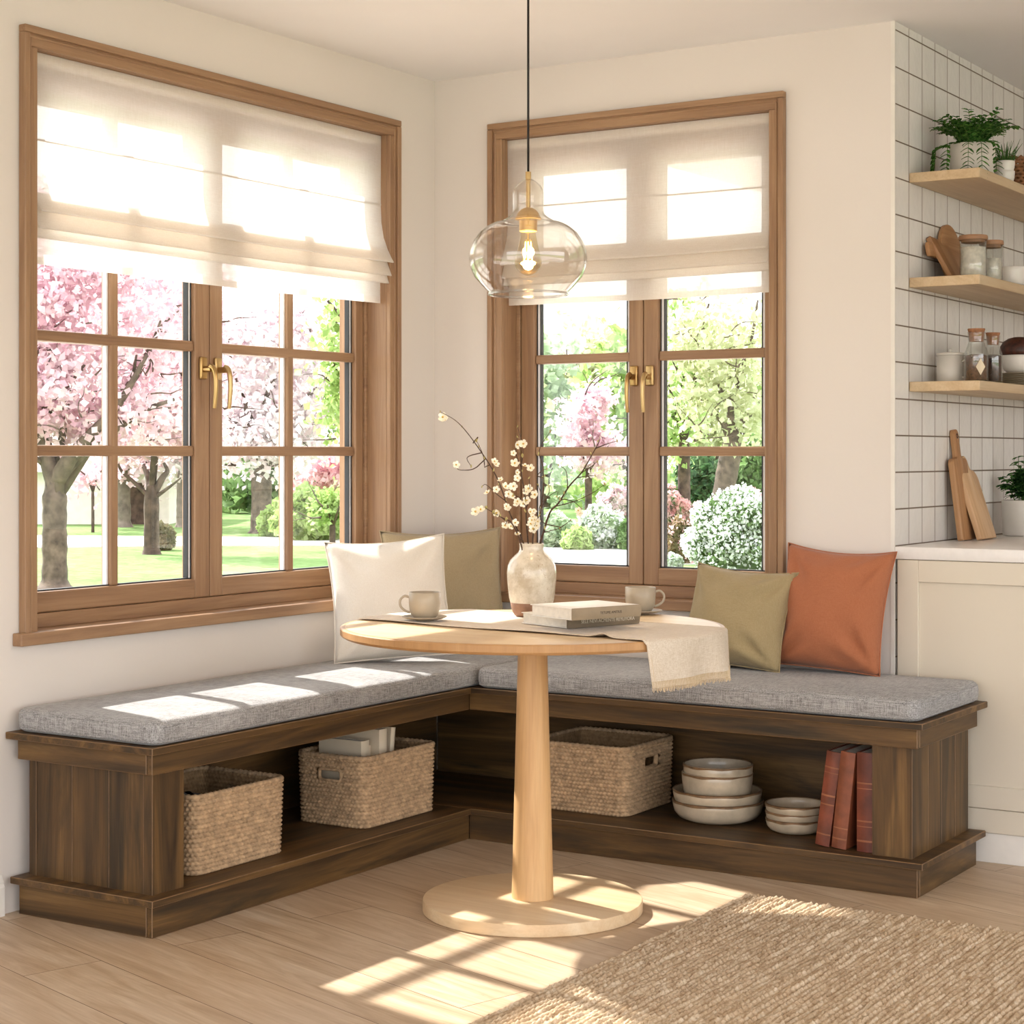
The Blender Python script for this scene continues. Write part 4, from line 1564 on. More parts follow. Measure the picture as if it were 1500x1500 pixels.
# ------------------------------------------------------------------ rug
def rug():
    x0, x1, y1, y0 = 1.552, 3.0, -.745, -2.75
    pitch = .0155
    dx, dy = pitch / 6, .0052
    nx_, ny_ = int((x1 - x0) / dx), int((y1 - y0) / dy)
    X = np.linspace(x0, x1, nx_)
    Y = np.linspace(y0, y1, ny_)
    XX, YY = np.meshgrid(X, Y)
    row = np.floor((XX - x0) / pitch)
    fr = (XX - x0) / pitch - row
    rp = RNG.uniform(0, 6.28, int(row.max()) + 2)
    rk = RNG.uniform(.75, 1.25, int(row.max()) + 2)
    ra = RNG.uniform(.6, 1.15, int(row.max()) + 2)
    r = row.astype(int)
    rpow = np.where(RNG.random(int(row.max()) + 2) < .3, 2.3, .9)
    ph = YY * 2 * PI / (.021 * rk[r]) + rp[r]
    Z = .002 + .0105 * ra[r] * np.sin(PI * fr) ** rpow[r] * (.76 + .24 * np.sin(ph + 2.2 * (fr - .5)))
    lown = RNG.normal(0, 1, (ny_ // 8 + 2, nx_ // 6 + 2))
    yi = np.clip((np.arange(ny_) // 8), 0, lown.shape[0] - 1)
    xi = np.clip((np.arange(nx_) // 6), 0, lown.shape[1] - 1)
    Z += .0011 * lown[np.ix_(yi, xi)] * np.sin(PI * fr)
    Z += .0007 * RNG.normal(0, 1, Z.shape)
    drop = RNG.random(lown.shape) < .035
    Z -= .0035 * drop[np.ix_(yi, xi)] * np.sin(PI * fr)
    Z = np.maximum(Z, .0015)
    edge = np.minimum(np.minimum(XX - x0, x1 - XX), np.minimum(YY - y0, y1 - YY))
    Z *= np.clip(edge / .004, .05, 1)
    XX = XX + .0016 * np.sin(YY * 40 + rp[r]) + .0016 * np.sin(ph)
    lift = np.clip((YY - (y1 - .02)) / .02, 0, 1)
    YY = YY + lift * (RNG.uniform(-.012, .010, int(row.max()) + 2)[r])
    c = np.array([(x0 + x1) / 2, (y0 + y1) / 2, 0])
    V = np.stack([XX, YY, Z + .0004], -1).reshape(-1, 3) - c
    idx = np.arange(nx_ * ny_).reshape(ny_, nx_)
    F = np.stack([idx[:-1, :-1], idx[:-1, 1:], idx[1:, 1:], idx[1:, :-1]], -1).reshape(-1, 4)
    o = from_np('rug', V, F, M['rug'])
    o.location = c
    tag(o, 'ribbed braided jute rug lying on the oak floor', 'rug')


rug()

# ------------------------------------------------------------------ kitchen units
cabr = Vector((2.0, .6, 0))
cabn = empty('base_cabinet', cabr)
tag(cabn, 'cream shaker kitchen base cabinet under the white worktop', 'cabinet')
bm = bmesh.new()
box(bm, KX + .006, 2.33, .03, 2.6, .087, .884)
done(bm, 'body', M['cab'], cabn, shift=cabr)
bm = bmesh.new()
zb, zt = .16, .8835
box(bm, KX + .008, KX + .074, .0, .022, zb, zt, .0015)
box(bm, 2.262, 2.33, .0, .022, zb, zt, .0015)
box(bm, KX + .0742, 2.2618, .0, .022, zt - .066, zt, .0015)
box(bm, KX + .0742, 2.2618, .0, .022, zb, zb + .066, .0015)
box(bm, KX + .07, 2.266, .009, .024, zb + .06, zt - .06, .0)
done(bm, 'end_panel', M['cab'], cabn, shift=cabr)
bm = bmesh.new()
box(bm, KX + .008, 2.33, .004, .03, .0885, .158, .0015)
done(bm, 'lower_rail', M['cab'], cabn, shift=cabr)
bm = bmesh.new()
box(bm, KX + .006, 2.32, .012, 2.6, 0, .087, .001)
done(bm, 'toe_kick', M['white_paint'], cabn, shift=cabr)
bm = bmesh.new()
ct = Vector((2.01, .6, .885))
box(bm, KX + .002, 2.36, -.004, 2.62, .885, .923, .003, 2)
o = done(bm, 'countertop', M['quartz'], None, shift=ct, auto=40)
o.location = ct
tag(o, 'thick white quartz worktop over the cream cabinet', 'worktop')


def shelf(zt_, label):
    bm = bmesh.new()
    c = Vector((1.80, .9, zt_))
    box(bm, KX + .0005, 1.912, .122, 2.6, zt_ - .030, zt_, .0015)
    o = done(bm, 'floating_shelf', M['shelfy'], None, shift=c)
    o.location = c
    tag(o, label, 'shelf', 'floating oak shelves')


S1, S2, S3 = 2.066, 1.744, 1.424
shelf(S1, 'top floating oak shelf carrying the trailing plant')
shelf(S2, 'middle floating oak shelf carrying wooden lidded jars and boards')
shelf(S3, 'lowest floating oak shelf carrying cork stoppered bottles and plates')


# ------------------------------------------------------------------ plants
def leaf_quads(centers, dirs, length, width, rs, droop=.3):
    """pointed leaves: each a folded strip of 3 segments"""
    V, F = [], []
    for c, d in zip(centers, dirs):
        d = Vector(d).normalized()
        side = d.cross(Vector((rs.uniform(-.4, .4), rs.uniform(-.4, .4), 1))).normalized()
        nrm = side.cross(d)
        L = length * rs.uniform(.75, 1.2)
        wdt = width * rs.uniform(.8, 1.15)
        b = len(V)
        for t, wf in ((0, .12), (.3, .9), (.65, .85), (1, .05)):
            p = Vector(c) + d * (L * t) - Vector((0, 0, 1)) * (droop * L * t * t)
            for sg in (-1, 0, 1):
                q = p + side * (sg * wdt * wf / 2) + nrm * (abs(sg) * wdt * .12)
                V.append(tuple(q))
        for k in range(3):
            for s in range(2):
                a = b + k * 3 + s
                F.append((a, a + 1, a + 4, a + 3))
    return V, F


def pot(name, loc, r, h, mat, label, group=None, taper=.92, rl=.008):
    bm = bmesh.new()
    lathe(bm, [(0, 0), (r * taper - rl, 0), (r * taper - rl * .3, rl * .3), (r * taper, rl), (r, h - .003), (r - .001, h), (r - .005, h), (r - .006, h - .004), (r * taper - .008, rl + .004), (0, rl + .004)], 48)
    o = done(bm, name, mat, None, True)
    o.location = loc
    tag(o, label, 'pot', group)
    bm = bmesh.new()
    lathe(bm, [(0, h - .010), (r * .97 - .006, h - .012)], 32)
    done(bm, 'soil', M['soil'], o)
    return o


def trailing_plant(loc, h, label):
    rs = random.Random(21)
    root = empty('trailing_plant', loc)
    bm = bmesh.new()
    C, D = [], []
    for k in range(96):
        a = rs.uniform(0, 2 * PI)
        p = Vector((math.cos(a), math.sin(a), 0)) * rs.uniform(.0, .045)
        outd = Vector((math.cos(a), math.sin(a), 0)) * rs.uniform(.3, 1)
        hang = k % 17 == 0
        if hang:
            a = R((-78, -35, -150, -112, -58, -165)[k // 17 % 6])
            p = Vector((math.cos(a), math.sin(a), 0)) * .05
            outd = Vector((math.cos(a), math.sin(a), 0))
        pts = [p]
        n = rs.randint(6, 9)
        d = (outd * .45 + Vector((0, 0, 1.15))).normalized()
        for i in range(n + (3 if hang else 0)):
            if hang and i < 3:
                d = (outd * 1.25 + Vector((0, 0, .55 - .35 * i))).normalized()
            p = p + d * .0135
            pts.append(p.copy())
            d = (d + outd * .20 - Vector((0, 0, .10 if not hang else .34))).normalized()
            if hang and i > 3:
                d = (outd * .08 + Vector((0, 0, -1))).normalized()
            for sg in (-1, 1):
                sd_ = d.cross(Vector((0, 0, 1)) if abs(d.z) < .9 else Vector((math.cos(a), math.sin(a), 0))).normalized() * sg
                if hang:
                    sd_ = sd_ + outd * .55
                C.append(p.copy())
                D.append((sd_ * .9 + d * .6 + Vector((0, 0, rs.uniform(-.1, .4)))))
        # keep the shoots clear of the wall behind
        lim = KX + .006 - loc[0]
        pts = [Vector((max(q.x, lim), q.y, q.z)) for q in pts]
        tube(bm, pts, .0009, 5)
    done(bm, 'stems', M['stem'], root, True)
    V, F = leaf_quads(C, D, .0225, .0125, rs, .25)
    lim = KX + .003 - loc[0]
    V = [(max(v[0], lim), v[1], v[2]) for v in V]
    from_np('leaves', V, F, M['leafA'], root)
    tag(root, label, 'plant')


def bushy_plant(loc, label):
    rs = random.Random(5)
    root = empty('potted_herb', loc)
    bm = bmesh.new()
    C, D = [], []
    for k in range(30):
        a = rs.uniform(0, 2 * PI)
        sp_ = rs.uniform(0, 1)
        tip = Vector((math.cos(a) * .07 * sp_, math.sin(a) * .07 * sp_, rs.uniform(.05, .115) * (1.15 - .5 * sp_)))
        if k == 0:
            tip = Vector((-.02, .0, .155))
        if k == 1:
            tip = Vector((-.065, -.03, .085))
        b0 = Vector((math.cos(a) * .03 * sp_, math.sin(a) * .03 * sp_, 0))
        pts = smoothpath([b0, b0.lerp(tip, .5) + Vector((0, 0, .015)), tip], 4)
        tube(bm, pts, .0013, 5)
        for i, p in enumerate(pts[2:]):
            for q in range(4):
                an = i * 1.2 + q * PI / 2
                C.append(p.copy())
                D.append(Vector((math.cos(an), math.sin(an), rs.uniform(-.1, .5))))
    done(bm, 'stems', M['stem'], root, True)
    V, F = leaf_quads(C, D, .029, .017, rs, .35)
    lim = KX + .003 - loc[0]
    V = [(max(v[0], lim), v[1], v[2]) for v in V]
    from_np('leaves', V, F, M['leafB'], root)
    tag(root, label, 'plant')


def blade_plant(loc, label):
    rs = random.Random(9)
    root = empty('grassy_plant', loc)
    V, F = [], []
    bm = bmesh.new()
    for k in range(46):
        a = rs.uniform(0, 2 * PI)
        b0 = Vector((math.cos(a), math.sin(a), 0)) * rs.uniform(0, .018)
        tip = b0 + Vector((math.cos(a) * rs.uniform(.005, .05), math.sin(a) * rs.uniform(.005, .05), rs.uniform(.05, .10)))
        pts = smoothpath([b0, b0.lerp(tip, .5) + Vector((0, 0, .012)), tip], 4)
        tube(bm, pts, [.0022 * (1 - .8 * i / (len(pts) - 1)) for i in range(len(pts))], 5, sq=(1, .35))
    done(bm, 'blades', M['grassblade'], root, True)
    tag(root, label, 'plant')


p1 = (1.832, .295, S1 + .0003)
pot('plant_pot', p1, .070, .098, M['grey_cer'], 'large white cylindrical pot with the trailing plant on the top shelf', None, .97, .012)
trailing_plant((p1[0], p1[1], p1[2] + .090), .1, 'green plant trailing over the rim of the large white pot on the top shelf')
p2 = (1.868, .505, S1 + .0003)
bowl_obj(p2, .031, .040, 'small white cup-shaped pot, lower of the nested pair on the top shelf', 'nested white pots', .003, .45, M['white_cer'], False)
bowl_obj((p2[0], p2[1], p2[2] + .0335), .0312, .038, 'small white cup-shaped pot, upper of the nested pair on the top shelf', 'nested white pots', .003, .75, M['white_cer'], False)
blade_plant((p2[0], p2[1], p2[2] + .0405), 'grassy plant growing from the small nested white pots')
# brown wicker basket
wb = empty('wicker_basket', (1.815, .735, S1 + .0003))
bm = bmesh.new()
rows = 9
prv = None
for k in range(rows):
    z = .006 + k * .0118
    q = rrect(-.075, .075, -.10, .10, .03, 5)
    tube(bm, [Vector((x, y, z + .0035 * (-1) ** (i + k))) for i, (x, y) in enumerate(q)], .0075, 7, closed=True)
done(bm, 'woven_wall', M['wicker'], wb, True)
bm = bmesh.new()
extrude_poly(bm, rrect(-.072, .072, -.097, .097, .03, 5), .0005, .008)
done(bm, 'bottom', M['wicker'], wb)
tag(wb, 'dark brown wicker basket on the top shelf behind the nested pots', 'basket')


# ------------------------------------------------------------------ boards leaning on the tiles
def leaning_board(name, outline, th, base_x, y0, z0, top_h, mat, label, group, hole=None):
    """outline in (y, z) with z up from the foot; the foot rests base_x from the wall side and the top touches the tiles"""
    bm = bmesh.new()
    # board plane: local x = thickness (towards the room), y along the wall, z up
    a = [bm.verts.new((0, y, z)) for y, z in outline]
    b_ = [bm.verts.new((th, y, z)) for y, z in outline]
    bm.faces.new(a); bm.faces.new(b_[::-1])
    n = len(outline)
    sides = []
    for i in range(n):
        j = (i + 1) % n
        sides.append(bm.faces.new((a[i], b_[i], b_[j], a[j])))
    bmesh.ops.recalc_face_normals(bm, faces=bm.faces)
    es = [e for e in bm.edges if len(e.link_faces) == 2 and any(len(f.verts) > 4 for f in e.link_faces)]
    bmesh.ops.bevel(bm, geom=es, offset=.0022, segments=2, profile=.5, affect='EDGES')
    o = done(bm, name, mat, None, auto=40)
    ang = math.asin(min(.6, (base_x - KX - .0015) / top_h))
    o.rotation_euler = (0, -ang, 0)
    o.location = (base_x, y0, z0 + th * math.sin(ang) + .0004)
    o.location.z = z0 + .0004 - min((o.rotation_euler.to_matrix() @ v.co).z for v in o.data.vertices)
    if hole:
        hm = bmesh.new()
        s0 = 0
        lathe(hm, [(hole[2] * .45, -.0004), (hole[2], -.0004), (hole[2], th + .0006), (hole[2] * .45, th + .0006)], 20)
        bmesh.ops.transform(hm, matrix=Matrix.Translation((0, hole[0], hole[1])) @ Matrix.Rotation(R(90), 4, 'Y'), verts=hm.verts)
        done(hm, 'hanging_hole', M['darkbowl'], o, True)
    tag(o, label, 'chopping board', group)
    return o


def paddle(w_, hb, hw, hh, r):
    """body w_ x hb with a handle hw x hh on top, rounded"""
    pts = [(0, .004), (.004, 0), (w_ - .004, 0), (w_, .004), (w_, hb - r)]
    for k in range(1, 6):
        a = R(90 * k / 5)
        pts.append((w_ - r + r * math.cos(a), hb - r + r * math.sin(a)))
    c = w_ / 2
    pts += [(c + hw / 2 + .012, hb), (c + hw / 2 + .003, hb + .005), (c + hw / 2, hb + .016)]
    for k in range(0, 9):
        a = R(180 * k / 8)
        pts.append((c + hw / 2 * math.cos(a), hb + hh - hw / 2 + hw / 2 * math.sin(a)))
    pts += [(c - hw / 2, hb + .016), (c - hw / 2 - .003, hb + .005), (c - hw / 2 - .012, hb)]
    for k in range(0, 6):
        a = R(90 + 90 * k / 5)
        pts.append((r + r * math.cos(a), hb - r + r * math.sin(a)))
    return pts


GB = 'boards on the worktop'
leaning_board('chopping_board', paddle(.135, .265, .034, .095, .02), .019, KX + .046, .435, .923, .35, M['acaciaz'], 'taller long-handled chopping board leaning behind the shorter one on the worktop', GB, (.0675, .338, .0085))
leaning_board('chopping_board', paddle(.15, .232, .040, .050, .035), .019, KX + .088, .50, .923, .28, M['beechz'], 'shorter pale chopping board leaning in front of the long-handled one on the worktop', GB)
GS = 'boards on the middle shelf'
rb = []
for k in range(0, 40):
    a = R(-90 + 360 * k / 40)
    if 165 < (-90 + 360 * k / 40) % 360 < 195:
        continue
    rb.append((.098 * math.cos(a) + .445, .098 * math.sin(a) + .098))
hl = [(.445 - .0945, .121), (.265, .120), (.235, .120), (.228, .108), (.228, .088), (.235, .076), (.265, .076), (.445 - .0945, .075)]
ii = max(range(len(rb)), key=lambda i: (rb[i][0] < .445) * (math.atan2(rb[i][1] - .098, rb[i][0] - .445) % (2 * PI) < PI) * (math.atan2(rb[i][1] - .098, rb[i][0] - .445) % (2 * PI)))
rb2 = rb[:ii + 1] + hl + rb[ii + 1:]
leaning_board('chopping_board', rb2, .014, KX + .026, 0, S2, .19, M['acaciay'], 'round wooden board with a short handle leaning at the back of the middle shelf', GS)
leaning_board('chopping_board', [(0, .003), (.003, 0), (.117, 0), (.12, .003), (.133, .135), (.128, .142), (-.012, .155), (-.019, .150)], .016, KX + .072, .285, S2, .15, M['acaciaz'],
              'flared rectangular board leaning in front of the round one on the middle shelf', GS)

# ------------------------------------------------------------------ jars, bottles, crockery
def jar(loc, r, h, fill, label, fm):
    root = empty('storage_jar', loc)
    bm = bmesh.new()
    lathe(bm, [(0, 0), (r - .004, 0), (r, .004), (r, h), (r - .003, h), (r - .003, .006), (0, .006)], 44)
    done(bm, 'glass_body', M['jarglass'], root, True)
    bm = bmesh.new()
    lathe(bm, [(0, .0065), (r - .0036, .0065), (r - .0036, fill), (0, fill + .002)], 36)
    done(bm, 'contents', fm, root, auto=40)
    bm = bmesh.new()
    lathe(bm, [(0, h - .008), (r - .005, h - .008), (r - .005, h + .0005), (r + .002, h + .0005), (r + .0035, h + .004), (r + .0035, h + .010), (r + .001, h + .0145), (0, h + .015)], 44)
    done(bm, 'lid', M['lidwood'], root, auto=40)
    tag(root, label, 'jar', 'glass jars on the middle shelf')


jar((1.842, .272, S2 + .0003), .0415, .120, .098, 'wider glass jar of pale grain with a wooden lid on the middle shelf', M['flour'])
jar((1.862, .388, S2 + .0003), .0345, .114, .072, 'narrower glass jar with a wooden lid beside the white bowl on the middle shelf', M['flour'])
bowl_obj((1.852, .625, S2 + .0003), .048, .066, 'white ceramic bowl on the middle shelf next to the glass jars', 'white bowls on the kitchen shelves', .004, .5, M['white_cer'], False)
bowl_obj((1.845, .735, S2 + .0003), .046, .060, 'white ceramic bowl on the middle shelf, cut by the photo edge', 'white bowls on the kitchen shelves', .004, .5, M['white_cer'], False)


def canister(loc, r, h, label):
    bm = bmesh.new()
    lathe(bm, [(0, 0), (r - .004, 0), (r, .004), (r, h), (r - .003, h), (r - .003, .006), (0, .006)], 44)
    o = done(bm, 'canister', M['grey_cer'], None, True)
    o.location = loc
    bm = bmesh.new()
    lathe(bm, [(0, h + .0005), (r + .0015, h + .0005), (r + .002, h + .002), (r + .001, h + .008), (r * .5, h + .0105), (.005, h + .011), (.004, h + .014), (.0055, h + .018), (.004, h + .0215), (0, h + .022)], 44)
    done(bm, 'lid', M['grey_cer'], o, True)
    d = (RT * .75 - FW * .65).normalized()
    bm = bmesh.new()
    tube(bm, smoothpath([d * (r - .001) + Vector((0, 0, h * .78)), d * (r + .012) + Vector((0, 0, h * .8)), d * (r + .016) + Vector((0, 0, h * .5)), d * (r + .009) + Vector((0, 0, h * .22)), d * (r - .001) + Vector((0, 0, h * .2))], 5), .003, 8)
    done(bm, 'handle', M['grey_cer'], o, True)
    tag(o, label, 'canister', 'lidded canisters on the lowest shelf')


canister((1.758, .302, S3 + .0003), .0415, .086, 'larger lidded ceramic canister at the near end of the lowest shelf')
canister((1.772, .43, S3 + .0003), .036, .082, 'smaller lidded ceramic canister behind the larger one on the lowest shelf')


def bottle(loc, r, h, rn, fill, fm, label, tagged=False):
    root = empty('stoppered_bottle', loc)
    bm = bmesh.new()
    ho = [(0, 0), (r - .004, 0), (r, .004), (r, h * .56), (r * .97, h * .60), (rn + .003, h * .74), (rn, h * .80), (rn + .003, h * .98), (rn + .0035, h)]
    hi_ = [(rn + .001, h), (rn - .002, h * .8), (rn + .001, h * .74), (r * .97 - .003, h * .60), (r - .003, h * .55), (r - .003, .006), (0, .006)]
    lathe(bm, ho + hi_, 40)
    done(bm, 'glass_body', M['jarglass'], root, True)
    bm = bmesh.new()
    lathe(bm, [(0, .0065), (r - .0036, .0065), (r - .0036, fill), (r * .5, fill + .004), (0, fill + .002)], 32)
    done(bm, 'contents', fm, root, auto=40)
    bm = bmesh.new()
    lathe(bm, [(0, h * .81), (rn - .003, h * .81), (rn + .0005, h * 1.0), (rn + .003, h * 1.06), (rn + .002, h * 1.07), (0, h * 1.07)], 32)
    done(bm, 'cork_stopper', M['cork'], root, auto=40)
    if tagged:
        bm = bmesh.new()
        d = (CAM - Vector(loc)); d.z = 0; d.normalize()
        s_ = Vector((-d.y, d.x, 0))
        c = d * (r + .0012) + s_ * (r * .35) + Vector((0, 0, h * .3))
        vs = [c + Vector((0, 0, .026)), c + s_ * .014 - d * .006, c - Vector((0, 0, .026)), c - s_ * .014 - d * .0006]
        a = [bm.verts.new(v) for v in vs]
        b_ = [bm.verts.new(v + d * .0008) for v in vs]
        bm.faces.new(a); bm.faces.new(b_)
        for i in range(4):
            bm.faces.new((a[i], a[(i + 1) % 4], b_[(i + 1) % 4], b_[i]))
        done(bm, 'paper_tag', M['book_cream'], root)
    tag(root, label, 'bottle', 'cork stoppered bottles')


bottle((1.852, .272, S3 + .0003), .036, .155, .024, .082, M['nuts'], 'wider cork stoppered glass bottle with a diamond paper tag', True)
bottle((1.872, .372, S3 + .0003), .030, .148, .0195, .085, M['beans'], 'narrower cork stoppered glass bottle full of dark coffee beans')

pc = (1.822, .80, S3 + .0003)
names_ = ['lowest', 'second lowest', 'third lowest', 'fourth lowest', 'third from top', 'second from top', 'topmost']
for k in range(7):
    bm = bmesh.new()
    lathe(bm, [(0, 0), (.055, 0), (.06, .0015), (.081, .0045), (.0835, .0062), (.081, .0068), (.058, .0038), (0, .0034)], 52)
    o = done(bm, 'plate', M['plate'], None, True)
    o.location = (pc[0], pc[1], pc[2] + k * .0068)
    tag(o, names_[k] + ' stone coloured plate in the stack under the white bowl', 'plate', 'stacked plates on the lowest shelf')
bowl_obj((pc[0], pc[1], pc[2] + .0482), .058, .060, 'white bowl standing on the stack of plates under the dark wooden bowl', 'white bowls on the kitchen shelves', .004, .5, M['white_cer'], False)
bm = bmesh.new()
lathe(bm, [(.057, 0), (.062, .004), (.0635, .014), (.060, .030), (.050, .045), (.034, .055), (.015, .060), (0, .061), (0, .056), (.03, .050), (.05, .034), (.056, .014), (.053, .002)], 48)
o = done(bm, 'wooden_bowl', M['darkbowl'], None, True)
o.location = (pc[0], pc[1], pc[2] + .1090)
tag(o, 'dark brown wooden bowl turned upside down on the white bowl', 'bowl')

hp = (1.803, .925, .9233)
pot('plant_pot', hp, .076, .122, M['grey_cer'], 'white cylindrical pot with a bushy herb on the worktop', None, .96, .008)
bushy_plant((hp[0], hp[1], hp[2] + .112), 'bushy green herb growing in the white pot on the worktop')

# ------------------------------------------------------------------ garden
GZ = -.06


def ground(px, py):
    d = FPX * (CAM.z - GZ) / (py - HY)
    return W(px, py, d), d


sbox('lawn', M['lawn'], -120, 60, -60, 140, GZ - .3, GZ)
sbox('bounce_paving', M['path'], -6.5, 14, -22, 8.0, GZ - .2, GZ + .02)  # unseen paving, added so the ground bounces neutral light into the room
# gravel path across the garden
bm = bmesh.new()
far = [ground(x, y)[0] for x, y in ((-300, 787), (40, 785), (300, 787), (520, 789), (650, 793), (800, 801), (930, 806), (1150, 808), (1300, 800))]
near = [ground(x, y)[0] for x, y in ((-300, 805), (40, 803), (300, 800), (520, 800), (650, 805), (800, 826), (930, 829), (1150, 824), (1300, 812))]
a = [bm.verts.new((p.x, p.y, GZ + .012)) for p in far]
b_ = [bm.verts.new((p.x, p.y, GZ + .012)) for p in near]
a2 = [bm.verts.new((p.x, p.y, GZ - .05)) for p in far]
b2 = [bm.verts.new((p.x, p.y, GZ - .05)) for p in near]
for i in range(len(far) - 1):
    bm.faces.new((a[i], a[i + 1], b_[i + 1], b_[i]))
    bm.faces.new((a[i], a2[i], a2[i + 1], a[i + 1]))
    bm.faces.new((b_[i], b_[i + 1], b2[i + 1], b2[i]))
struct(done(bm, 'path', M['path']))


def clusters(n, rs, size, sampler, droop=0.0, flat=0.0):
    """n small bent quads: petals or leaves scattered by sampler(rs, n) -> (n,3)"""
    C = sampler(n)
    N_ = rs.normal(0, 1, (n, 3))
    N_[:, 2] += flat
    N_ /= np.linalg.norm(N_, axis=1)[:, None]
    T = np.cross(N_, rs.normal(0, 1, (n, 3)))
    T /= np.linalg.norm(T, axis=1)[:, None] + 1e-9
    B = np.cross(N_, T)
    s = size * rs.uniform(.6, 1.35, n)[:, None]
    V = np.stack([C - T * s * .5, C - B * s * .42 + N_ * s * .12, C + T * s * .5, C + B * s * .42 + N_ * s * .12], 1).reshape(-1, 3)
    F = np.arange(4 * n).reshape(n, 4)
    return V, F


def tree(name, px, py, trunk_w, fork_y, crown, limbs, n, size, leafmat, barkmat, label, cat='tree', group='garden trees', seed=0, lean=0.0, part='blossom', clump=.34, extra=0, flare=1.5):
    """crown: list of (px, py, rx, ry) photo ellipses at the tree's depth; limbs: photo polylines"""
    g, d = ground(px, py)
    k = d / FPX
    rs = np.random.default_rng(seed)
    rr = random.Random(seed)
    root = empty(name, (g.x, g.y, GZ))
    bm = bmesh.new()
    r0 = trunk_w * k / 2

    def Q(x, y, dd=0.0):
        return W(x, y, d + dd) - Vector((g.x, g.y, GZ))
    trunk = [Q(px, py + 4), Q(px + lean * .02, py - (py - fork_y) * .12), Q(px + lean * .4, (py + fork_y) / 2), Q(px + lean * .85, fork_y + (py - fork_y) * .14), Q(px + lean, fork_y - (py - fork_y) * .05)]
    tp = smoothpath(trunk, 6)
    L = len(tp)
    tube(bm, tp, [r0 * (flare - (flare - 1) * min(1, i / 5) - .16 * i / L) * (1 if i < L - 7 else max(.5, 1 - .06 * (i - L + 7))) * rr.uniform(.95, 1.05) for i in range(L)], 12)
    for lm in limbs:
        dd = rr.uniform(-.5, .5)
        pts = smoothpath([Q(x, y, dd * (i / max(1, len(lm) - 2 if len(lm) > 2 else 1)) if i else 0) for i, (x, y, *_) in enumerate(lm[:-1])], 5)
        w0, w1 = lm[-1]
        if lm[-1][0] > trunk_w * .25:
            pts = [Q(px + lean * .8, fork_y + (py - fork_y) * .22)] + pts
        m_ = len(pts)
        lb = bmesh.new()
        tube(lb, pts, [(w0 + (w1 - w0) * i / (m_ - 1)) * k / 2 for i in range(m_)], 8)
        done(lb, 'limb', barkmat, root, True)
    # thin twigs through the crown
    tw = bmesh.new()
    for c in crown:
        for _ in range(extra):
            a = rr.uniform(0, 2 * PI)
            x0_, y0_ = c[0] + rr.uniform(-.8, .8) * c[2], c[1] + rr.uniform(-.8, .9) * c[3]
            dd = rr.uniform(-.6, .6)
            pts = []
            for i in range(5):
                pts.append(Q(x0_, y0_, dd))
                a += rr.uniform(-.5, .5)
                x0_ += math.cos(a) * 15
                y0_ += -abs(math.sin(a)) * 15 + 3
            tube(tw, smoothpath(pts, 3), [rr.uniform(1.6, 3.6) * k * (1 - .75 * i / 12) * .5 for i in range(13)], 5)
    if extra:
        tg = done(tw, 'twigs', M['bark2'], root, True)
        tg['kind'] = 'stuff'
    else:
        tw.free()
    done(bm, 'trunk', barkmat, root, True)
    areas = np.array([c[2] * c[3] for c in crown], float)
    areas /= areas.sum()
    counts = rs.multinomial(max(8, int(n / 26)), areas)
    ctr = []
    for c, m_ in zip(crown, counts):
        u = rs.normal(0, 1, (m_, 3))
        u /= np.linalg.norm(u, axis=1)[:, None]
        rad = rs.uniform(0, 1, m_) ** (1 / 2.4)
        for q in range(m_):
            p = Q(c[0] + u[q, 0] * rad[q] * c[2], c[1] + u[q, 2] * rad[q] * c[3], u[q, 1] * rad[q] * c[2] * k * .9)
            ctr.append((p.x, p.y, p.z))
    ctr = np.array(ctr)

    def samp(nn):
        i = rs.integers(0, len(ctr), nn)
        e = rs.normal(0, 1, (nn, 3)) * np.array([clump, clump, clump * .7]) * .62
        return ctr[i] + e
    V, F = clusters(n, rs, size, samp)
    V[:, 2] = np.maximum(V[:, 2], .01)
    from_np(part, V, F, leafmat, root, False)
    tag(root, label, cat, group)
    return root


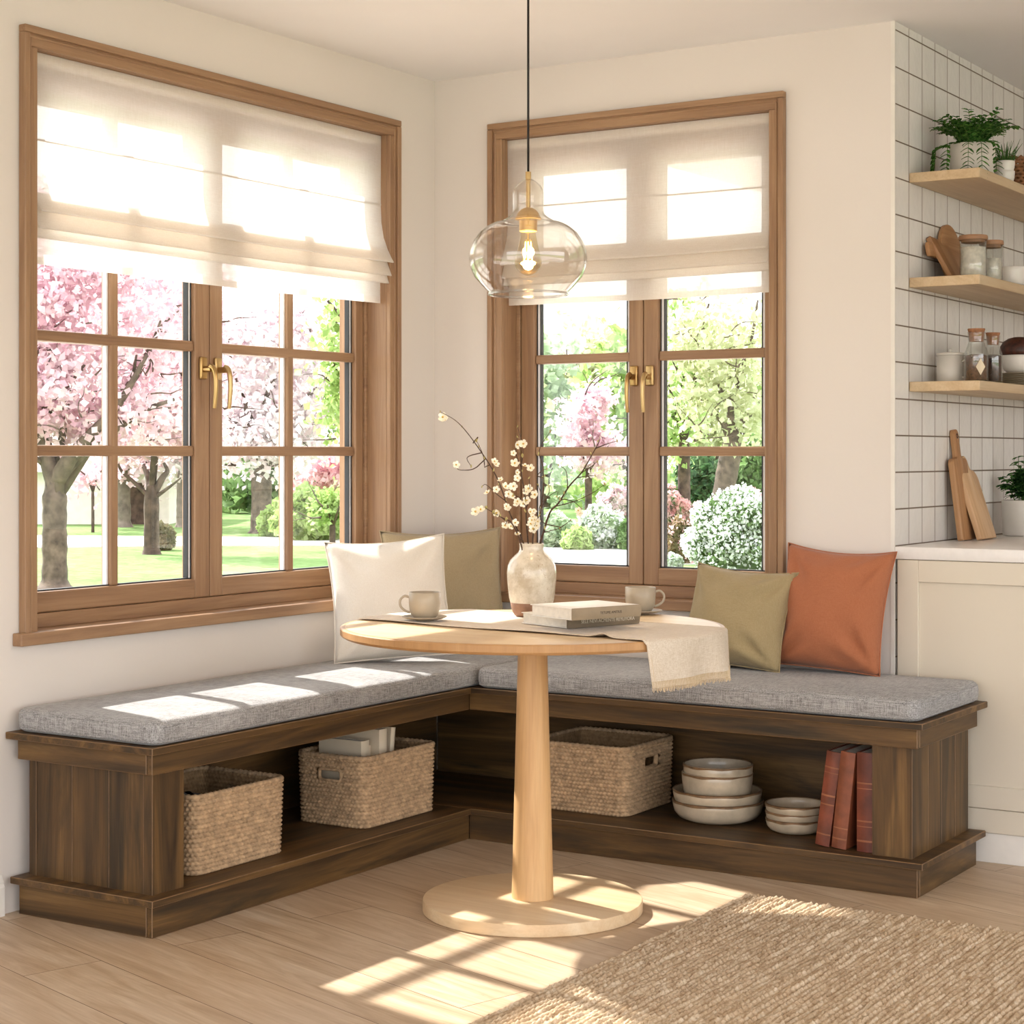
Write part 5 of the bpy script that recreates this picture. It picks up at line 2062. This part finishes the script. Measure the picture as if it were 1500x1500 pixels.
def shrub(name, px, py, w_px, h_px, n, size, mats, label, seed, parts=('foliage', 'flowers'), fl=0.0, flat=.2, group='garden shrubs', depth_k=.8, core=True):
    g, d = ground(px, py)
    k = d / FPX
    rs = np.random.default_rng(seed)
    root = empty(name, (g.x, g.y, GZ))
    rx, rz_ = w_px * k / 2, h_px * k

    def samp_shell(lo, hi):
        def f(nn):
            u = rs.normal(0, 1, (nn, 3))
            u[:, 2] = np.abs(u[:, 2]) * 1.05 - .42
            u /= np.linalg.norm(u, axis=1)[:, None]
            rad = rs.uniform(lo, hi, nn)
            lump = 1 + .10 * np.sin(u[:, 0] * 7 + seed) * np.sin(u[:, 1] * 6 + 1) + .08 * np.sin(u[:, 2] * 9 + u[:, 0] * 5)
            P_ = u * (rad * lump)[:, None] * np.array([rx, rx * depth_k, rz_ * .62])
            P_[:, 2] += rz_ * .36
            P_[:, 2] = np.maximum(P_[:, 2], .02)
            return P_
        return f
    if core:
        bm = bmesh.new()
        bmesh.ops.create_icosphere(bm, subdivisions=3, radius=1)
        rr = random.Random(seed)
        for v in bm.verts:
            q = 1 + .10 * math.sin(v.co.x * 7 + seed) * math.sin(v.co.y * 6 + 1)
            v.co = Vector((v.co.x * rx * .72 * q, v.co.y * rx * depth_k * .72 * q, max(0.0, v.co.z * rz_ * .46 * q + rz_ * .32)))
        done(bm, 'inner_mass', mats[0], root, True)
    V, F = clusters(n, rs, size, samp_shell(.72, 1.02), flat=flat)
    from_np(parts[0], V, F, mats[0], root, False)
    if fl > 0:
        V, F = clusters(int(n * fl), rs, size * .85, samp_shell(.93, 1.08), flat=flat)
        from_np(parts[1], V, F, mats[1], root, False)
    tag(root, label, 'shrub', group)
    return root


# --- seen through the left window
tree('cherry_tree', 80, 862, 39, 705, [(60, 560, 130, 85), (150, 470, 150, 110), (30, 440, 110, 110), (200, 590, 80, 60), (110, 610, 110, 40), (-60, 520, 110, 120), (100, 340, 160, 90)],
     [[(80, 705), (68, 665), (62, 620), (80, 580), (100, 560), (130, 530), (29, 5)], [(84, 705), (100, 675), (130, 640), (175, 590), (215, 520), (30, 6)], [(90, 700), (125, 660), (160, 635), (215, 600), (255, 585), (18, 5)],
      [(66, 655), (50, 600), (45, 550), (60, 500), (16, 4)], [(100, 560), (75, 520), (62, 480), (12, 3)], [(205, 540), (225, 500), (235, 470), (12, 3)], [(150, 615), (190, 560), (200, 520), (12, 3)], [(64, 680), (48, 668), (30, 660), (9, 4)],
      [(215, 520), (235, 480), (262, 455), (8, 2)]],
     13500, .08, M['blossom'], M['bark'], 'big pink cherry tree nearest the house, forked trunk in the left window', seed=1, clump=.21, extra=14, flare=1.55)
tree('cherry_tree', 222, 812, 24, 715, [(235, 560, 90, 90), (230, 640, 70, 35), (290, 600, 60, 80), (180, 640, 60, 30), (240, 450, 110, 90)],
     [[(222, 720), (216, 695), (205, 672), (14, 5)], [(224, 725), (238, 700), (245, 690), (240, 678), (13, 4)], [(216, 725), (195, 705), (178, 690), (170, 670), (7, 3)], [(228, 728), (250, 712), (265, 700), (7, 2)], [(222, 715), (226, 650), (232, 600), (10, 3)],
      [(232, 620), (200, 570), (190, 530), (9, 3)], [(232, 610), (260, 560), (275, 520), (9, 3)]],
     6500, .095, M['blossom'], M['bark2'], 'slimmer pink cherry tree behind and right of the nearest one, dark straight trunk', seed=2, clump=.26, extra=10)
shrub('round_shrub', 236, 806, 44, 38, 900, .09, (M['fol_bronze'], None), 'small round shrub behind the trunk of the slimmer cherry tree', 3)
tree('cherry_tree', 383, 781, 33, 690, [(400, 560, 110, 100), (350, 470, 110, 80), (380, 650, 80, 40), (330, 640, 60, 50), (440, 600, 50, 80), (450, 460, 70, 70)],
     [[(383, 695), (372, 640), (360, 590), (20, 8)], [(386, 695), (405, 640), (430, 590), (18, 6)], [(372, 640), (400, 560), (440, 500), (470, 470), (12, 3)], [(362, 600), (340, 540), (335, 480), (10, 3)], [(415, 620), (470, 560), (505, 520), (8, 3)]],
     9000, .13, M['blossom_white'], M['bark'], 'thick-trunked white blossom tree in the right half of the left window', seed=4, clump=.36, extra=10)
tree('cherry_tree', 180, 772, 24, 690, [(172, 600, 56, 90), (184, 660, 45, 30)], [[(180, 695), (170, 650), (160, 600), (12, 4)], [(181, 695), (200, 650), (210, 610), (12, 4)]],
     2600, .15, M['blossom'], M['bark3'], 'pale-trunked cherry tree far beyond the gravel path, left of the slimmer one', seed=5, clump=.5, extra=2)
tree('cherry_tree', 268, 772, 20, 690, [(276, 600, 52, 90), (270, 670, 40, 25)], [[(268, 695), (262, 650), (255, 600), (12, 4)], [(269, 695), (285, 650), (300, 610), (12, 4)]],
     2400, .15, M['blossom_white'], M['bark3'], 'pale-trunked white blossom tree beyond the path, just left of the window centre post', seed=6, clump=.5, extra=2)
tree('sapling_tree', 136, 780, 5, 715, [(138, 695, 34, 26)], [[(136, 720), (128, 700), (118, 690), (4, 2)], [(136, 720), (142, 700), (150, 688), (4, 2)]],
     420, .13, M['blossom'], M['bark2'], 'thin young tree standing on the lawn beyond the path', seed=7, clump=.35, extra=3, flare=1.1)
tree('green_tree', 540, 800, 26, 640, [(505, 520, 36, 70), (510, 600, 34, 50), (560, 560, 60, 120), (500, 440, 40, 40)],
     [[(540, 660), (525, 600), (505, 560), (490, 540), (10, 4)], [(538, 640), (520, 540), (500, 470), (480, 440), (10, 4)]],
     2600, .11, M['fol_lime'], M['bark2'], 'lime green tree behind the right edge of the left window', seed=8, clump=.3, part='foliage', extra=4)
shrub('rounded_hedge', 455, 791, 118, 76, 3800, .12, (M['fol_lime'], None), 'big rounded lime green hedge bush in the lower right pane', 9)
shrub('rounded_hedge', 398, 786, 40, 42, 800, .12, (M['fol_lime'], None), 'low rounded green bush left of the big hedge bush', 10)
tree('young_tree', 487, 809, 10, 765, [(487, 740, 26, 24), (478, 752, 16, 14)], [[(487, 770), (482, 752), (480, 740), (5, 2)], [(488, 770), (494, 752), (497, 742), (5, 2)]],
     900, .075, M['fol_lime'], M['bark2'], 'little bright green tree in front of the big hedge bush', seed=11, clump=.12, part='foliage', extra=2, flare=1.2)
tree('pink_tree', 500, 767, 16, 730, [(475, 690, 48, 26), (520, 680, 50, 35), (450, 700, 22, 18)], [[(500, 735), (480, 705), (465, 690), (7, 3)], [(500, 735), (515, 700), (525, 680), (7, 3)]],
     2600, .15, M['blossom_hot'], M['bark2'], 'deep pink blossom tree above the big hedge bush', seed=12, clump=.35, extra=2)
# pale garden house in the distance
g, d = ground(118, 768)
gh = empty('garden_house', (g.x, g.y, GZ), TH)
bm = bmesh.new(); box(bm, -1.2, 1.6, 0, 3, 0, 1.0); done(bm, 'wall', M['render'], gh)
bm = bmesh.new()
vs = [(-1.6, -.3, .95), (2.0, -.3, .95), (2.0, 3.3, .95), (-1.6, 3.3, .95), (-1.0, 1.5, 1.75), (1.4, 1.5, 1.75)]
q = [bm.verts.new(v) for v in vs]
for f in ((0, 1, 5, 4), (1, 2, 5), (2, 3, 4, 5), (3, 0, 4), (3, 2, 1, 0)):
    bm.faces.new([q[i] for i in f])
done(bm, 'roof', M['rooftile'], gh)
bm = bmesh.new(); box(bm, .9, 1.3, -.03, .01, .0, .75); done(bm, 'door', M['bark2'], gh)
tag(gh, 'low pale garden house with a grey roof far across the lawn', 'house')
# --- seen through the back window
shrub('flowering_shrub', 1085, 838, 165, 118, 6500, .05, (M['fol_mid'], M['snowbloom']), 'white flowering shrub filling the lower right pane of the back window', 20, fl=.85)
shrub('flowering_shrub', 985, 838, 30, 26, 500, .05, (M['fol_pale'], M['snowbloom']), 'low pale shrub at the foot of the bronze one', 21, fl=.8)
shrub('bronze_shrub', 996, 826, 46, 66, 1500, .06, (M['fol_bronze'], M['azalea']), 'upright bronze green shrub left of the white flowering shrub', 22, fl=.12)
tree('leaning_tree', 1052, 792, 36, 640, [(1075, 560, 70, 60), (1010, 540, 50, 80), (1110, 600, 50, 50), (1060, 480, 90, 50), (1030, 620, 60, 24)],
     [[(1074, 650), (1060, 620), (1045, 600), (18, 6)], [(1076, 645), (1090, 615), (1110, 600), (16, 5)], [(1074, 650), (1070, 600), (1080, 560), (16, 6)], [(1070, 600), (1040, 540), (1030, 480), (1040, 440), (10, 3)], [(1078, 570), (1100, 500), (1110, 440), (8, 3)]],
     2300, .12, M['fol_yellow'], M['bark'], 'leaning grey-trunked tree with yellow green leaves in the right half of the back window', seed=23, lean=22, clump=.35, part='foliage', extra=7, flare=1.5)
tree('green_tree', 1002, 776, 20, 640, [(1000, 560, 30, 110), (985, 620, 30, 60), (1010, 470, 40, 50)],
     [[(1002, 650), (1010, 590), (1022, 540), (1032, 500), (12, 4)], [(1002, 650), (990, 600), (978, 560), (10, 3)], [(1005, 620), (1000, 540), (1008, 470), (9, 3)], [(992, 610), (980, 612), (968, 616), (5, 2)]],
     1500, .12, M['fol_lime'], M['bark2'], 'lime green tree with dark forked limbs left of the leaning tree', seed=24, clump=.3, part='foliage', extra=6)
shrub('azalea_bush', 978, 776, 60, 62, 1700, .11, (M['fol_mid'], M['azalea']), 'salmon pink azalea bush left of the leaning trunk', 25, fl=1.6)
shrub('azalea_bush', 1022, 776, 46, 36, 1000, .11, (M['fol_mid'], M['azalea']), 'lower pink azalea bush at the foot of the leaning trunk', 26, fl=1.4)
shrub('azalea_bush', 1104, 776, 60, 56, 1300, .11, (M['fol_mid'], M['azalea']), 'pink azalea bush right of the leaning trunk, behind the white shrub', 27, fl=1.2)
shrub('dark_shrub', 1030, 764, 90, 100, 1700, .16, (M['fol_dark'], None), 'tall deep green shrub behind the leaning trunk', 28)
shrub('dark_shrub', 1110, 764, 80, 120, 1500, .16, (M['fol_mid'], None), 'tall mid green shrub at the right edge of the back window', 29)
tree('pink_tree', 862, 786, 12, 690, [(860, 610, 34, 44), (850, 650, 34, 30), (890, 670, 34, 30), (868, 580, 20, 22)],
     [[(862, 700), (856, 660), (862, 620), (866, 585), (6, 3)], [(860, 680), (846, 650), (840, 630), (5, 2)], [(862, 690), (884, 660), (895, 650), (5, 2)]],
     2200, .10, M['blossom'], M['bark2'], 'dusty pink blossom tree in the left half of the back window', seed=30, clump=.22, extra=4)
shrub('pale_shrub', 812, 802, 60, 52, 1500, .09, (M['fol_pale'], None), 'pale green shrub behind the vase branches', 31)
shrub('fern_shrub', 880, 804, 72, 64, 1900, .08, (M['fol_pale'], M['snowbloom']), 'silvery green fern-like shrub left of the window centre post', 32, fl=.35)
shrub('fern_shrub', 925, 806, 40, 46, 900, .09, (M['fol_mid'], None), 'darker green shrub against the back window centre post', 33)
shrub('low_shrub', 845, 806, 46, 34, 800, .08, (M['fol_lime'], None), 'low bright green shrub between the two pale shrubs', 34)
shrub('azalea_bush', 905, 774, 60, 60, 1300, .12, (M['fol_pale'], M['blossom']), 'pale pink flowering bush behind the silvery fern shrub', 35, fl=1.5)
# --- trees further away
rr = random.Random(44)
far_t = [(-60, 'mid green', 'fol_mid'), (30, 'pale lime', 'fol_lime'), (110, 'pale green', 'fol_pale'), (175, 'yellow green', 'fol_yellow'), (262, 'lime green', 'fol_lime'), (330, 'pale green', 'fol_pale'), (420, 'mid green', 'fol_mid'),
         (500, 'yellow green', 'fol_yellow'), (600, 'mid green', 'fol_mid'), (720, 'yellow green', 'fol_yellow'), (800, 'pale green', 'fol_pale'), (850, 'yellow green', 'fol_yellow'), (925, 'lime green', 'fol_lime'), (1040, 'yellow green', 'fol_yellow'), (1150, 'lime green', 'fol_lime'), (1260, 'pale green', 'fol_pale'), (1370, 'mid green', 'fol_mid'), (-170, 'pale green', 'fol_pale'), (-280, 'lime green', 'fol_lime')]
places = ['far left beyond the big cherry trunk', 'behind the big cherry trunk', 'behind the garden house', 'between the two pale trunks', 'behind the second pale trunk', 'behind the white blossom tree', 'right of the white blossom tree',
          'behind the deep pink tree', 'in the gap between the two window views', 'left of the back window', 'behind the pale shrub', 'behind the dusty pink tree', 'behind the back window centre post', 'behind the leaning tree', 'past the right edge of the back window', 'second beyond the right edge of the back window', 'third beyond the right edge of the back window', 'beyond the left edge of the left window', 'furthest beyond the left edge of the left window']
for k, ((x, cn, mt), pl_) in enumerate(zip(far_t, places)):
    back = x > 650
    top = 470 if back else 600
    tree('distant_tree', x, (752, 745, 739)[k % 3], 14, 700, [(x, (top + 690) / 2, 62, (700 - top) / 2), (x + rr.uniform(-30, 30), 715, 60, 24)], [[(x, 705), (x - 15, 660), (x - 20, top + 40), (8, 3)], [(x, 705), (x + 14, 650), (x + 22, top + 30), (8, 3)]],
         1500, .26, M[mt], M['bark2'], 'distant %s tree %s' % (cn, pl_), group='distant trees', seed=60 + k, clump=.5, part='foliage', extra=2)
